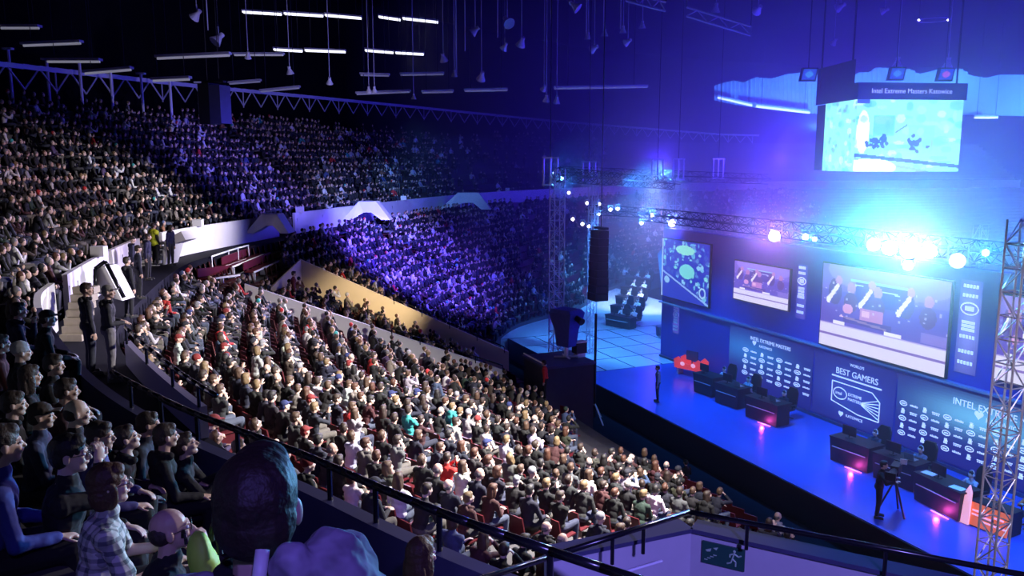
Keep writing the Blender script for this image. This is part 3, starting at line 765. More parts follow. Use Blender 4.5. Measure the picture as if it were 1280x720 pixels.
for s, x, z, sz in (('intel', -1.04, 1.34, .2), ('EXTREME', -.36, 1.42, .17), ('MASTERS', -.36, 1.22, .17), ('KATOWICE', -.42, .5, .17)):
    me = text_mesh(s, sz); me.materials.append(M['glow']); o = bpy.data.objects.new('lettering', me); C.objects.link(o)
    o.matrix_basis = Matrix.Translation(su(AW - .06, bm_ + x, z)) @ Matrix.Rotation(Zr, 4, 'Z') @ Matrix.Rotation(PI / 2, 4, 'X'); o.parent = root
heart(bm_ - .68, .56, .26, root)
# right sponsor panel
b0 = on_wall(1120, 505, AW)[0]
root, b0, b1 = band(1120, 505, 1345, 600, grad(70, 26, .52, .30, .34, .22, (.16, .55, 1)), 'sponsor_banner', 'right sponsor panel with marks and a bright glow behind, beside the lattice tower')
logos(root, on_wall(1122, 530, AW)[0], on_wall(1290, 560, AW)[0], .55, 2.0, 11, 5, 2)
wall_text('INTEL EXTREME MASTERS', 1191, 504, .34, root); heart(on_wall(1225, 521, AW)[0], 2.3, .34, root); wall_text('KATOWICE', 1232, 528, .24, root)
# upright banners between the screens
for j, (x, y, h0, h1, lab) in enumerate(((1212, 400, 3.6, 6.9, 'upright glowing banner of marks between big and right screens'), (1004, 340, 4.1, 6.5, 'upright banner of marks between the smaller and big screens'), (846, 385, 1.6, 3.1, 'short dark banner with faint marks below the map screen'))):
    b = on_wall(x, y, AW)[0]; wd = .42 if j == 0 else .3
    root = empty('upright_banner', (0, 0, 0), 0, lab, 'banner'); P = lambda db, z: su(AW - .03, b + db, z)
    cv = grad(8, 40, .5, .5, .5, .5, (.22, .25, .85) if j == 0 else (.10, .10, .6), (.05, .05, .45)); screen_mesh(P(-wd, h1), P(wd, h1), P(wd, h0), P(-wd, h0), cv, 'backlit_panel', M['screen'], root)
    H = h1 - h0
    for k, f in enumerate((.92, .82, .70, .52, .38, .22, .10)):
        mb = MB(); z = h0 + f * H
        if k == 2:
            for q in range(16):
                t0, t1 = 2 * PI * q / 16, 2 * PI * (q + 1) / 16; mb.tube(P(.8 * wd * math.cos(t0), z + .5 * wd * math.sin(t0)) - NN * .02, P(.8 * wd * math.cos(t1), z + .5 * wd * math.sin(t1)) - NN * .02, .025, n=4)
            mb.prism([P(-.4 * wd, z - .08) - NN * .02, P(.4 * wd, z - .08) - NN * .02, P(.4 * wd, z + .08) - NN * .02, P(-.4 * wd, z + .08) - NN * .02], -NN * .01)
        elif k == 3:
            for q in range(3): mb.prism([P(-.6 * wd, z + .13 * q - .2) - NN * .02, P(.6 * wd, z + .13 * q - .2) - NN * .02, P(.6 * wd, z + .13 * q - .1) - NN * .02, P(-.6 * wd, z + .13 * q - .1) - NN * .02], -NN * .01)
        else:
            for q in range(5): mb.prism([P((-.7 + .29 * q) * wd, z) - NN * .02, P((-.5 + .29 * q) * wd, z) - NN * .02, P((-.5 + .29 * q) * wd, z + .12) - NN * .02, P((-.7 + .29 * q) * wd, z + .12) - NN * .02], -NN * .01)
        mb.build('printed_mark', M['glow'] if j < 2 else M['white'], root)

# ------------------------------------------------------------------ trusses
def box_truss(name, a, b, w, step, label, cat='truss', m='rig', group=None, chord=.028):
    a, b = Vector(a), Vector(b); root = empty(name, a, 0, label, cat, group); d = b - a; L = d.length; dn = d.normalized()
    s = dn.orthogonal().normalized() if abs(dn.z) < .9 else Vector((NN.x, NN.y, 0)); s = s - dn * s.dot(dn); s.normalize(); q = dn.cross(s)
    cs = [(s * i + q * j) * w / 2 for i, j in ((-1, -1), (1, -1), (1, 1), (-1, 1))]
    for c in cs: MB().tube(c, c + d, chord, n=6).build('chord', M[m], root)
    n = max(2, int(L / step)); mb = MB()
    for k in range(n):
        for f in range(4):
            c0, c1 = cs[f], cs[(f + 1) % 4]; p0, p1 = d * (k / n), d * ((k + 1) / n)
            mb.tube(c0 + p0, c1 + p0, chord * .6, n=4)
            if (k + f) % 2: mb.tube(c0 + p0, c1 + p1, chord * .6, n=4)
            else: mb.tube(c1 + p0, c0 + p1, chord * .6, n=4)
    mb.build('lacing', M[m], root); return root


def tower(x, y, t, ztop, w, label, base=-1.2, chord=.028, m='alu'):
    p = at(x, y, t); p.z = base
    r_ = box_truss('lattice_tower', p + Vector((0, 0, .05)), (p.x, p.y, ztop), w, .5, label, 'tower', m, None, chord)
    mb = MB().box((0, 0, 0), (w * 1.8, w * 1.8, .08), Zr); mb.build('base_plate', M['steel'], r_); return p


T0 = tower(1249, 600, 18.2, 9.75, .44, 'tall silver lattice tower at the right edge in front of stage')
T1 = tower(695, 440, 41.5, 10.6, .55, 'blue lit lattice tower left of the hanging line speaker')
T2 = tower(739, 430, 47, 10.6, .4, 'thin lattice tower directly behind the hanging line speaker')
T3 = tower(838, 415, 51, 9.3, .6, 'pale lattice tower left of the map screen, by the wall end', 0)
T4 = tower(1214, 420, 31, 8.6, .35, 'short lattice tower behind the upright banner of the right screen', 0)
a = T1.copy(); a.z = 10.3
c = T3.copy(); c.z = 9.6
box_truss('rig_truss', a, c, .5, .6, 'horizontal rig truss from the left tower over the grid floor')
d0 = at(735, 262, 48)
box_truss('rig_truss', d0, at(842, 268, 50), .4, .6, 'lower rig truss carrying small white lamps by the left tower')
e0 = su(AW - 1.4, WB0, 8.1); e1 = su(AW - 1.4, -8, 8.1)
box_truss('rig_truss', e0, e1, .5, .6, 'rig truss above the led screens carrying the bright lamps')
box_truss('rig_truss', at(700, 215, 52), at(960, 224, 60), .5, .8, 'highest hazy rig truss behind the left tower')
for j, (x, y, t) in enumerate(((688, 216, 41), (736, 219, 46), (822, 214, 52), (848, 213, 54), (898, 212, 58))):
    p = at(x, y, t); root = empty('chain_motor', p, 0, ('frame with a blue lamp on top of the left tower', 'three upright bars standing on the truss right of the blue lamp', 'hazy chain hoist above the grid floor truss', 'second hazy chain hoist right of the first', 'rightmost hazy chain hoist, left of the bright pink lamp')[j], 'hoist')
    for s in (-.35, 0, .35): MB().tube((s, 0, -.6), (s, 0, .75), .05, n=6).build('bar', M['alu'], root)
    MB().box((0, 0, .75), (.85, .2, .08)).build('bracket', M['alu'], root); MB().box((0, 0, -.6), (.85, .2, .08)).build('bracket', M['alu'], root)
    MB().tube((0, 0, .75), (0, 0, 26.4 - p.z), .02, n=4).build('chain', M['black'], root)

# ------------------------------------------------------------------ stage lamps
def moving_head(x, y, t, size, label, lensm, body='black', group=None):
    p = at(x, y, t); to = (CAMP - p).normalized(); R = to.to_track_quat('Z', 'Y').to_matrix()
    root = empty('stage_lamp', p, 0, label, 'stage lamp', group)
    MB().tube(R @ Vector((0, 0, -size * 1.5)), R @ Vector((0, 0, -.02)), size * .6, size, 14).build('housing', M[body], root)
    MB().tube(R @ Vector((0, 0, -.015)), R @ Vector((0, 0, 0.0)), size * .85, n=16).build('lens', lensm, root)
    mb = MB()
    for s in (-1, 1): mb.tube(R @ Vector((s * size * 1.1, 0, -size)), R @ Vector((s * size * 1.1, 0, -size)) + Vector((0, 0, size * 2)), .03, n=6)
    mb.tube(R @ Vector((-size * 1.1, 0, -size)) + Vector((0, 0, size * 2)), R @ Vector((size * 1.1, 0, -size)) + Vector((0, 0, size * 2)), .03, n=6)
    mb.build('yoke', M['greysteel'], root)


def lensmat(n, c, s): return mat(n, (.8, .8, .8), .3, emit=c, es=s)


pinkL = lensmat('pink_white_lens', (1, .75, 1), 30); cyanL = lensmat('cyan_white_lens', (.6, 1, 1), 40); blueL = lensmat('blue_white_lens', (.2, .75, 1), 22); warmL = lensmat('white_lens', (1, .9, 1), 9)
for x, y, t, s, lab, m_ in ((968, 295, 34, .42, 'big pink white stage lamp above the smaller led screen', pinkL), (1007, 296, 33.2, .22, 'cyan white lamp between the pink lamp and the huge cluster', cyanL), (1018, 299, 33, .16, 'small cyan lamp just right of the other cyan lamp', cyanL),
                            (1092, 306, 29.4, .42, 'leftmost lamp of the huge cyan cluster over the big screen', cyanL), (1112, 310, 29, .48, 'second lamp of the huge cyan cluster', cyanL), (1136, 314, 28.6, .5, 'third lamp of the huge cyan cluster', cyanL), (1162, 314, 28.2, .46, 'rightmost lamp of the huge cyan cluster', cyanL), (1135, 332, 28.6, .3, 'lowest lamp of the huge cyan cluster', pinkL),
                            (1232, 316, 25.6, .2, 'lone cyan lamp left of the right lattice tower', blueL), (840, 279, 45, .34, 'big pinkish lamp on the pale tower left of the map screen', pinkL), (815, 269, 46, .2, 'smaller white lamp left of the big pinkish one', pinkL), (702, 223, 41.2, .18, 'blue lamp on top of the left lattice tower', blueL)):
    moving_head(x, y, t, s * .62, lab, m_)
moving_head(1197, 326, 26.2, .26, 'white bodied lamp fixture beside the lone cyan lamp', M['lensw'], 'whitepaint')
for j, (x, y) in enumerate(((734, 254), (716, 274), (728, 280), (736, 283), (749, 255), (763, 262), (772, 261), (748, 268), (711, 241), (802, 279))):
    moving_head(x, y, 47, .11, ('small white lamp highest on the lower truss', 'leftmost small white lamp, below the truss end', 'left of two close small lamps low on the truss', 'right of two close small lamps low on the truss', 'dim small lamp right of the highest one', 'left of two brightest small lamps on the truss', 'right of two brightest small lamps on the truss', 'small reddish lamp under the two brightest ones', 'small lamp near the top of the left tower', 'tiny lamp at the right end of the lower truss')[j], warmL if j not in (4, 7, 8) else M['lensw'], group=None)

# ------------------------------------------------------------------ video cube
q = at(1069, 170, 42); q2 = at(1201, 170, 42.6); ql = at(1030, 171, 45.5)
zt, zb = at(1100, 125, 42.2).z, at(1100, 214.5, 42.2).z
root = empty('video_cube', (q + q2) / 2, 0, 'hanging video cube with bright cyan pictures on two faces', 'video cube'); o0 = (q + q2) / 2; o0 = Vector((o0.x, o0.y, o0.z))
root.location = o0
L_ = lambda p, z: Vector((p.x - o0.x, p.y - o0.y, z - o0.z))
def cube_picture(w_, h_, seed, full):
    cv = Canvas(w_, h_, (.35, 1.05, .95)); r = random.Random(seed)
    for _ in range(60): x, y = r.random(), r.random(); cv.ell(x, y, r.uniform(.02, .09), r.uniform(.02, .07), r.choice([(.5, 1.2, 1.1), (.1, .6, .85), (.8, 1.2, 1.1), (.2, .8, .9)]), .6)
    if full:
        cv.rect(0, 0, .12, .06, (.05, .1, .9)); cv.rect(.16, .22, .36, .5, (.1, .6, .8), .7); cv.rect(.5, .35, .75, .6, (.25, .85, .9), .6); cv.ell(.07, .45, .06, .3, (1, 1.3, 1.3)); cv.ell(.07, .27, .035, .05, (.2, .5, .6), .6)
        for cx in (.24, .56):
            for _ in range(26): cv.ell(cx + r.gauss(0, .05), .60 + r.gauss(0, .05), .018, .025, (.02, .08, .45), .95)
        cv.line(.38, .45, .48, .35, .01, (.1, .2, .3)); cv.line(-.05, .76, 1.0, .93, .025, (.03, .12, .6)); cv.line(.0, .82, .7, 1.0, .02, (.25, .45, .95)); cv.ell(.15, .95, .25, .13, (1.1, 1.3, 1.2)); cv.rect(.72, .55, .74, .7, (.3, .6, .7))
    else:
        for _ in range(18): cv.ell(r.random(), r.random(), .05, .03, (.2, .5, .8), .8)
    return cv
screen_mesh(L_(q, zt), L_(q2, zt), L_(q2, zb), L_(q, zb), cube_picture(110, 74, 4, True), 'picture', M['screen2'], root)
screen_mesh(L_(ql, zt), L_(q, zt), L_(q, zb), L_(ql, zb), cube_picture(40, 60, 8, False), 'picture', M['screen2'], root)
bk_ = (q2 - q).cross(Vector((0, 0, 1))).normalized() * -1
if bk_.y < 0: bk_ = -bk_
cn_ = sum(((ql, q, q2, q2 + bk_ * 1.4, ql + bk_ * 1.2)[j] for j in range(5)), Vector()) / 5
MB().prism([L_(p.lerp(cn_, .03), zb + .02) for p in (ql, q, q2, q2 + bk_ * 1.4, ql + bk_ * 1.2)], (0, 0, zt - zb - .04)).build('cabinet', M['black'], root)
MB().prism([L_(q, zt), L_(q2 + Vector((.15, 0, 0)), zt), L_(q2 + bk_ * 1.4, zt), L_(q + bk_ * 1.4, zt)], (0, 0, .85)).build('header_box', M['navy'], root)
MB().prism([L_(ql, zt), L_(q + Vector((-.2, 0, 0)), zt), L_(q + bk_ * 1.2, zt), L_(ql + bk_ * 1.2, zt)], (0, 0, 2.0)).build('rigging_block', M['navy'], root)
me = text_mesh('Intel Extreme Masters Katowice', .42, 'CENTER'); me.materials.append(M['glow']); o = bpy.data.objects.new('lettering', me); C.objects.link(o); o.parent = root
o.matrix_basis = Matrix.Translation(L_((q + q2) / 2, zt + .32) - bk_ * .05) @ Matrix.Rotation(math.atan2((q2 - q).y, (q2 - q).x), 4, 'Z') @ Matrix.Rotation(PI / 2, 4, 'X') @ Matrix.Diagonal((.8, .8, 1, 1))
for p in (ql, q, q2): MB().tube(L_(p, zt + .9) + bk_ * .7, L_(p, 26.4) + bk_ * .7, .05, n=5).build('chain', M['black'], root)
# small monitors above it
for j, (x, y) in enumerate(((1011, 93), (1121, 92), (1182, 93))):
    p = at(x, y, 47); root = empty('roof_monitor', p, 0, ('small blue monitor hung left of the video cube', 'small blue monitor hung over the middle of the video cube', 'small purple monitor hung over the right of the video cube')[j], 'monitor', None)
    MB().prism([(-.5, 0, -.38), (.42, 0, -.38), (.55, 0, .38), (-.36, 0, .38)], (0, .25, 0)).build('housing', M['black'], root)
    cv = Canvas(16, 12, (.02, .08, .75)); cv.ell(.5, .5, .3, .3, (.45, .1, .7) if j == 2 else (.05, .3, .9)); screen_mesh((-.29, -.01, .3), (.46, -.01, .3), (.36, -.01, -.3), (-.41, -.01, -.3), cv, 'picture', M['screen'], root)
    MB().tube((0, .1, .38), (0, .1, 26.4 - p.z), .03, n=4).build('mast', M['black'], root)
# corrugated translucent panels of the far roof edge
cm = mat('corrugated_pale_cladding', (.62, .72, .78), .4)
def corr(pts_top, pts_bot, t, label, n):
    mb = MB(); P = []
    for k in range(n + 1):
        f = k / n; xt = np.interp(f, (0, 1), (pts_top[0][0], pts_top[-1][0])); yt = np.interp(xt, [p[0] for p in pts_top], [p[1] for p in pts_top]); yb = np.interp(xt, [p[0] for p in pts_bot], [p[1] for p in pts_bot])
        off = Vector((0, .5 if k % 2 else 0, 0)); P.append((at(xt, yt, t) + off, at(xt, yb, t) + off))
    for (a, b), (c_, d_) in zip(P, P[1:]): mb.prism([a, c_, d_, b], (0, .1, 0))
    return struct(mb.build('wall_cladding', cm))
corr([(893, 107), (905, 103), (918, 100), (930, 103), (945, 96), (965, 98), (985, 92), (1010, 90), (1045, 88)], [(893, 125), (920, 131), (980, 139), (1045, 144)], 96, '', 60)
corr([(1060, 104), (1068, 94), (1075, 90), (1088, 90), (1096, 84), (1140, 86), (1150, 92), (1160, 90), (1175, 86), (1205, 86), (1215, 94), (1235, 97), (1250, 93), (1330, 93)], [(1060, 140), (1330, 146)], 94, '', 90)
for j, (x0, y0, x1, y1) in enumerate(((897, 122, 940, 132), (945, 133, 1012, 141), (1218, 147, 1247, 147))):
    a, b = at(x0, y0, 92), at(x1, y1, 92); d = b - a; root = empty('fluorescent_light', a, 0, ('tube light under the left end of the pale roof cladding', 'tube light under the cladding left of the video cube', 'tube light under the cladding right of the video cube')[j], 'ceiling light', 'tube lights under the roof')
    MB().tube((0, 0, 0), d, .12).build('tube', M['tube'], root); MB().tube((0, 0, .2), d + Vector((0, 0, .2)), .14).build('housing', M['greysteel'], root)
    for e_ in (.1, .9): MB().tube(d * e_ + Vector((0, 0, .3)), Vector((d.x * e_, d.y * e_, 26.4 - a.z)), .03, n=4).build('hanger', M['black'], root)

# ------------------------------------------------------------------ speaker mast, platform
p = at(748, 500, 41); p.z = -1.2; zt_, zb_ = at(748, 285, 41).z, at(748, 372, 41).z
root = empty('line_speaker', (p.x, p.y, zb_), Zr, 'tall black line speaker column hanging beside the grid floor', 'speaker')
nb = 9; hh = (zt_ - zb_) / nb
for k in range(nb):
    MB().prism([(-.42, -.35, hh * k + .02), (.42, -.35, hh * k + .02), (.42, -.35, hh * (k + 1)), (-.42, -.35, hh * (k + 1))], (0, .7 - .02 * k, 0)).build('speaker_box', M['black'], root).location = (.02 * math.sin(k), -.05 * (nb - k) * .3, 0)
MB().box((0, 0, zt_ - zb_ + .1), (.9, .3, .12)).tube((0, 0, zt_ - zb_ + .1), (0, 0, 26.4 - zb_), .03, n=4).build('frame', M['black'], root)
pm_ = at(748, 500, 38.4); pm_.z = -1.2; root = empty('mast_stand', pm_, 0, 'black mast on a splayed base below the line speaker', 'stand')
MB().tube((-.18, 0, .2), (-.18, 0, zb_ + 1.0), .06).build('pole', M['black'], root)
for k in range(3):
    a_ = 2 * PI * k / 3 + 5.2; MB().tube((-.18, 0, .9), (-.18 + .75 * math.cos(a_), .75 * math.sin(a_), 0.02), .035).build('leg', M['alu'], root)
PL = at(698, 448, 36)
root = empty('camera_platform', (PL.x, PL.y, -1.2), Zr, 'dark raised platform at the lower end of the near crowd', 'platform')
hp_ = PL.z + 1.2
MB().box((0, 0, hp_ / 2 - .05), (2.3, 2.3, hp_ - .1)).build('skirt', M['dark'], root); MB().box((0, 0, hp_ - .05), (2.45, 2.45, .1)).build('deck', M['navy'], root)
for e_ in ((-1.15, -1.15, 1.15, -1.15),): MB().tube((e_[0], e_[1], hp_ + .08), (e_[2], e_[3], hp_ + .08), .035).build('edge_rail', M['alu'], root)
# draped camera on the platform
root = empty('draped_camera', (PL.x + .35, PL.y + .1, PL.z), Zr + .4, 'tall blue draped camera on its pedestal on the platform', 'camera')
mb = MB()
for k, (z, w_) in enumerate(((.55, .34), (1.3, .42), (1.85, .58), (2.05, .62), (2.2, .5))):
    if k: mb.add([(-pw, -pw * .8, pz), (pw, -pw * .8, pz), (pw, pw * .8, pz), (-pw, pw * .8, pz), (-w_, -w_ * .8, z), (w_, -w_ * .8, z), (w_, w_ * .8, z), (-w_, w_ * .8, z)], [(0, 1, 5, 4), (1, 2, 6, 5), (2, 3, 7, 6), (3, 0, 4, 7)] + ([(4, 5, 6, 7)] if k == 4 else []) + ([(3, 2, 1, 0)] if k == 1 else []))
    pw, pz = w_, z
mb.build('cover', mat('cloth_cover_blue_light_tint', (.06, .07, .42), .8, noise=.3), root)  # blue light on the cover is painted into the cloth colour
MB().tube((0, 0, .1), (0, 0, .6), .09).tube((-.45, -.3, .03), (.45, .3, .1), .04).tube((-.45, .3, .03), (.45, -.3, .1), .04).build('pedestal', M['alu'], root)
MB().tube((.5, 0, 1.9), (.95, -.1, 1.75), .12, .16, 10).build('lens_hood', M['black'], root)
root = empty('flight_case', (PL.x + .95, PL.y + .35, PL.z), .5, 'black monitor case standing at the right end of the platform', 'case')
MB().box((0, 0, .42), (.55, .4, .48)).build('case_body', M['black'], root); MB().box((0, 0, .09), (.4, .35, .17)).build('wheel_base', M['steel'], root); MB().box((0, 0, .68), (.6, .44, .04)).build('lid', M['steel'], root)

# ------------------------------------------------------------------ desks on the stage
def ground(x, y): return atz(x, y, 0)


def stage_desk(pos, rz, w_, d_, h_, label, m='black', group=None):
    root = empty('stage_desk', pos, rz, label, 'desk', group)
    MB().prism([(-w_ / 2, -d_ / 2, .04), (w_ / 2, -d_ / 2, .04), (w_ / 2 + .05, -d_ / 2 - .05, h_ - .06), (-w_ / 2 - .05, -d_ / 2 - .05, h_ - .06)], (0, .05, 0)).build('front_panel', M[m], root)
    for s in (-1, 1): MB().box((s * (w_ / 2 - .02), 0, h_ / 2), (.05, d_, h_ - .08)).build('side_panel', M[m], root)
    MB().box((0, 0, h_ - .03), (w_ + .14, d_ + .12, .05)).build('desk_top', M['black'], root)
    MB().box((0, -d_ / 2 - .06, h_ * .62), (w_ * .9, .02, .03)).build('trim_strip', M['greysteel'], root)
    return root


def monitor(pos, rz, label, lit=True, s=1., col=(.3, .6, 1)):
    root = empty('monitor', pos, rz, label, 'monitor', 'monitors on the stage desks')
    MB().box((0, 0, .28 * s), (.56 * s, .04, .34 * s)).build('housing', M['black'], root)
    cv = Canvas(12, 8, (col[0] * .6, col[1] * .6, col[2] * .6)); cv.rect(.1, .2, .6, .5, col); o_ = screen_mesh((.25 * s, .025, .43 * s), (-.25 * s, .025, .43 * s), (-.25 * s, .025, .13 * s), (.25 * s, .025, .13 * s), cv, 'picture', M['screen'], root)
    MB().tube((0, 0, .02), (0, 0, .14 * s), .025).box((0, 0, .01), (.2 * s, .16 * s, .02)).build('stand', M['black'], root)


def chair(pos, rz, label, m='black'):
    root = empty('gaming_chair', pos, rz, label, 'chair', 'gaming chairs on the stage')
    MB().box((0, 0, .45), (.5, .5, .1)).build('seat', M[m], root)
    MB().prism([(-.25, -.24, .5), (.25, -.24, .5), (.27, -.30, 1.15), (.16, -.32, 1.34), (-.16, -.32, 1.34), (-.27, -.30, 1.15)], (0, -.09, 0)).build('backrest', M[m], root)
    for s in (-1, 1): MB().box((s * .3, -.02, .66), (.06, .32, .04)).tube((s * .3, 0, .45), (s * .3, 0, .66), .02).build('armrest', M['black'], root)
    MB().tube((0, 0, .1), (0, 0, .42), .03).build('gas_lift', M['black'], root)
    for k in range(5): a_ = 2 * PI * k / 5; MB().tube((0, 0, .1), (.3 * math.cos(a_), .3 * math.sin(a_), .05), .025).build('foot', M['black'], root)


DESKS = [(905, 508, 1.35, 'black stage desk furthest left, next to the red booth'), (948, 528, 1.7, 'black stage desk second from the left, under left sponsor panel'),
         (1057, 584, 1.55, 'black stage desk in the middle, below the large lettering'), (1112, 607, 1.5, 'black stage desk behind the camera operator'), (1168, 640, 1.75, 'black stage desk with papers, left of the orange booth'),
         (876, 494, 1.2, 'low dark stage desk just right of the red booth')]
DP = []
for j, (x, y, w_, lab) in enumerate(DESKS):
    g = ground(x, y) + NN * .45; rz = Zr + (.12 if j != 4 else -.1)
    stage_desk(g, rz, w_, .75, .98, lab, group=None); DP.append((g, rz))
    R_ = Matrix.Rotation(rz, 3, 'Z')
    monitor(g + R_ @ Vector((-.25, -.1, .98)), rz, ('monitor on the desk furthest left', 'monitor on the second desk from left', 'monitor on the middle desk', 'monitor on the desk behind the camera operator', 'monitor on the desk with papers', 'monitor on the low dark desk')[j])
    chair(g + R_ @ Vector((.2, .95, 0)), rz + PI, ('chair behind the leftmost stage desk', 'chair behind the second stage desk', 'chair behind the middle stage desk', 'chair behind the desk by the camera operator', 'chair behind the desk with papers', 'chair behind the low dark desk')[j])
g, rz = DP[4]; R_ = Matrix.Rotation(rz, 3, 'Z')
for j, (x, y) in enumerate(((-.62, -.1), (.6, -.2))):
    tag(MB().box(g + R_ @ Vector((x, y, .992)), (.42, .3, .012), rz + .2).build('paper_sheet', M['white']), ('white paper at the left end of the rightmost stage desk', 'white paper at the right end of the rightmost stage desk')[j], 'paper')
for j, k in enumerate((0, 1, 3)):
    g, rz = DP[k]; R_ = Matrix.Rotation(rz, 3, 'Z'); root = empty('laptop', g + R_ @ Vector((.35, -.05, .98)), rz, ('laptop on the leftmost stage desk', 'laptop on the second stage desk', 'laptop on the desk behind the camera operator')[j], 'laptop')
    MB().box((0, .1, .012), (.36, .25, .02)).build('keyboard_deck', M['steel'], root); MB().prism([(-.18, -.03, .02), (.18, -.03, .02), (.18, -.09, .25), (-.18, -.09, .25)], (0, -.012, 0)).build('lid', M['steel'], root)
redm = mat('red_glossy_panel', (.8, .05, .04), .3, emit=(1, .07, .06), es=.55); redw = mat('pale_pink_backlit_panel', (.9, .6, .6), .3, emit=(1, .42, .45), es=.8); orm = mat('orange_backlit_panel', (.9, .2, .05), .3, emit=(1, .14, .05), es=.5)
g = ground(857, 470) + NN * .3
root = empty('red_booth', g, Zr + .35, 'glowing red rounded booth on low legs near the grid floor', 'booth')
mb = MB()
prof = [(-.8, .35), (-.85, .8), (-.6, .95), (-.35, .72), (0, .62), (.35, .72), (.6, .95), (.85, .8), (.8, .35)]
mb.prism([(x_, -.3, z_) for x_, z_ in prof], (0, .08, 0)); mb.build('front_shell', redm, root)
MB().prism([(x_, .3, z_) for x_, z_ in prof], (0, .06, 0)).build('back_shell', redm, root)
MB().box((0, .02, .40), (1.5, .5, .06)).build('shelf', M['white'], root)
for s in (-.3, .35): MB().ell((s, -.32, .62), (.14, .03, .11)).build('lit_badge', redw, root)
for s in (-.65, .65): MB().box((s, 0, .17), (.1, .45, .34)).build('leg', M['greysteel'], root)
MB().box((-.1, .25, .98), (.7, .05, .5)).tube((-.1, .25, .4), (-.1, .25, .8), .03).build('display', M['navy'], root)
g = ground(1232, 664) + NN * .3
root = empty('orange_booth', g, Zr + .1, 'orange red lit booth with a pointed fin at the right edge', 'booth')
MB().prism([(-.6, -.35, .05), (.6, -.35, .05), (.58, -.2, .72), (-.58, -.2, .72)], (0, .05, 0)).build('front_panel', orm, root)
MB().prism([(-.85, -.4, .02), (-.52, -.4, .02), (-.56, -.3, 1.0), (-.65, -.28, 1.22), (-.76, -.3, .95)], (0, .08, 0)).build('fin', redw, root)
MB().box((0, .1, .74), (1.25, .6, .05)).build('desk_top', M['black'], root); 
for s in (-.57, .59): MB().box((s, .1, .37), (.05, .55, .7)).build('side_panel', M['black'], root)
for k, (x_, z_, w2) in enumerate(((-.25, .5, .5), (-.2, .38, .6), (.3, .48, .3), (.2, .24, .7))): MB().box((x_, -.36 + z_ * .14 + .02, z_), (w2, .012, .055)).build('printed_mark', redw, root)
# team desks far behind on the pale floor
for j in range(5):
    f = j / 4; g = atz(lerp(776, 797, f), lerp(409, 358, f), 0); rz = Zr + PI / 2 * 0 + .35
    stage_desk(g, rz, 2.0, .7, .8, ('nearest team desk on the pale far floor', 'second team desk of the far row', 'third team desk of the far row', 'fourth team desk of the far row', 'farthest team desk below the far stand')[j], group='row of team desks on the far floor')
    R_ = Matrix.Rotation(rz, 3, 'Z')
    for s in (-.55, .45): monitor(g + R_ @ Vector((s, 0, .8)), rz, ('monitor %s on the ' % ('left' if s < 0 else 'right')) + ('nearest', 'second', 'third', 'fourth', 'farthest')[j] + ' team desk of the far row', col=(.8, .9, 1), s=1.1)
    for s in (-.5, .5): chair(g + R_ @ Vector((s, .95, 0)), rz + PI, ('chair at the %s of the ' % ('left' if s < 0 else 'right')) + ('nearest', 'second', 'third', 'fourth', 'farthest')[j] + ' team desk')
# pale drape hanging by the tower left of the map screen
mb = MB(); P = []
for k in range(15):
    f = k / 14; P.append((at(lerp(822, 834, f), lerp(318, 300, f), 54) + Vector((0, .12 * (k % 2), 0)), at(lerp(832, 838, f), 412, 53) + Vector((0, .12 * (k % 2), 0))))
for (a, b), (c_, d_) in zip(P, P[1:]): mb.prism([a, c_, d_, b], (0, .02, 0))
tag(mb.build('stage_drape', mat('pale_blue_drape', (.55, .6, .7), .8)), 'pale hanging drape beside the tower left of the map screen', 'drape')
bx_ = ground(830, 420); root = empty('floor_speaker', bx_, .2, 'dark wedge box at the foot of the pale drape', 'speaker'); MB().prism([(-.4, -.3, 0), (.4, -.3, 0), (.4, -.25, .6), (-.4, -.15, .6)], (0, .6, 0)).build('cabinet', M['navy'], root); MB().box((0, -.27, .3), (.6, .02, .4)).build('grille', M['black'], root)
tag(MB().box(ground(884, 452) + NN * .4 + Vector((0, 0, .75)), (.32, .12, 1.1), Zr).build('light_box', lensmat('white_light_box', (.75, .8, 1), 1.2)), 'small upright white light box right of the red booth', 'light box')
# camera and tripod on the stage
g = ground(1116, 642)
root = empty('camera_tripod', g, Zr - 2.6, 'broadcast camera on a spread tripod beside its dark clad operator', 'camera')
for k in range(3): a_ = 2 * PI * k / 3 + .4; MB().tube((0, 0, 1.15), (.48 * math.cos(a_), .48 * math.sin(a_), .02), .03).build('leg', M['black'], root)
MB().tube((0, 0, 1.1), (0, 0, 1.32), .07).build('head', M['black'], root); MB().box((0, 0, 1.5), (.24, .62, .3)).box((0, -.36, 1.56), (.2, .2, .22)).build('camera_body', M['black'], root)
MB().tube((0, .3, 1.5), (0, .78, 1.5), .10, .13, 12).box((0, .82, 1.5), (.3, .1, .24)).build('lens', M['black'], root); MB().tube((.1, -.2, 1.36), (.3, -.75, 1.15), .015).build('pan_bar', M['black'], root)
MB().box((-.18, -.1, 1.72), (.2, .04, .16)).tube((-.1, -.1, 1.6), (-.18, -.1, 1.7), .02).build('viewfinder', M['greysteel'], root)

# pink led strips under three stage desks
pk = lensmat('pink_led_strip', (1, .1, .6), 1.2)
for j, k in enumerate((1, 2, 4)):
    g, rz = DP[k]; R_ = Matrix.Rotation(rz, 3, 'Z')
    tag(MB().box(g + R_ @ Vector((.3, -.5, .03)), (.7, .03, .03), rz).build('led_strip', pk), ('pink light strip at the foot of the second stage desk', 'pink light strip at the foot of the middle stage desk', 'pink light strip at the foot of the desk with papers')[j], 'light strip')
    lamp('POINT', g + R_ @ Vector((.3, -.62, .12)), None, 22, (1, .08, .6), .08, name='strip_light')
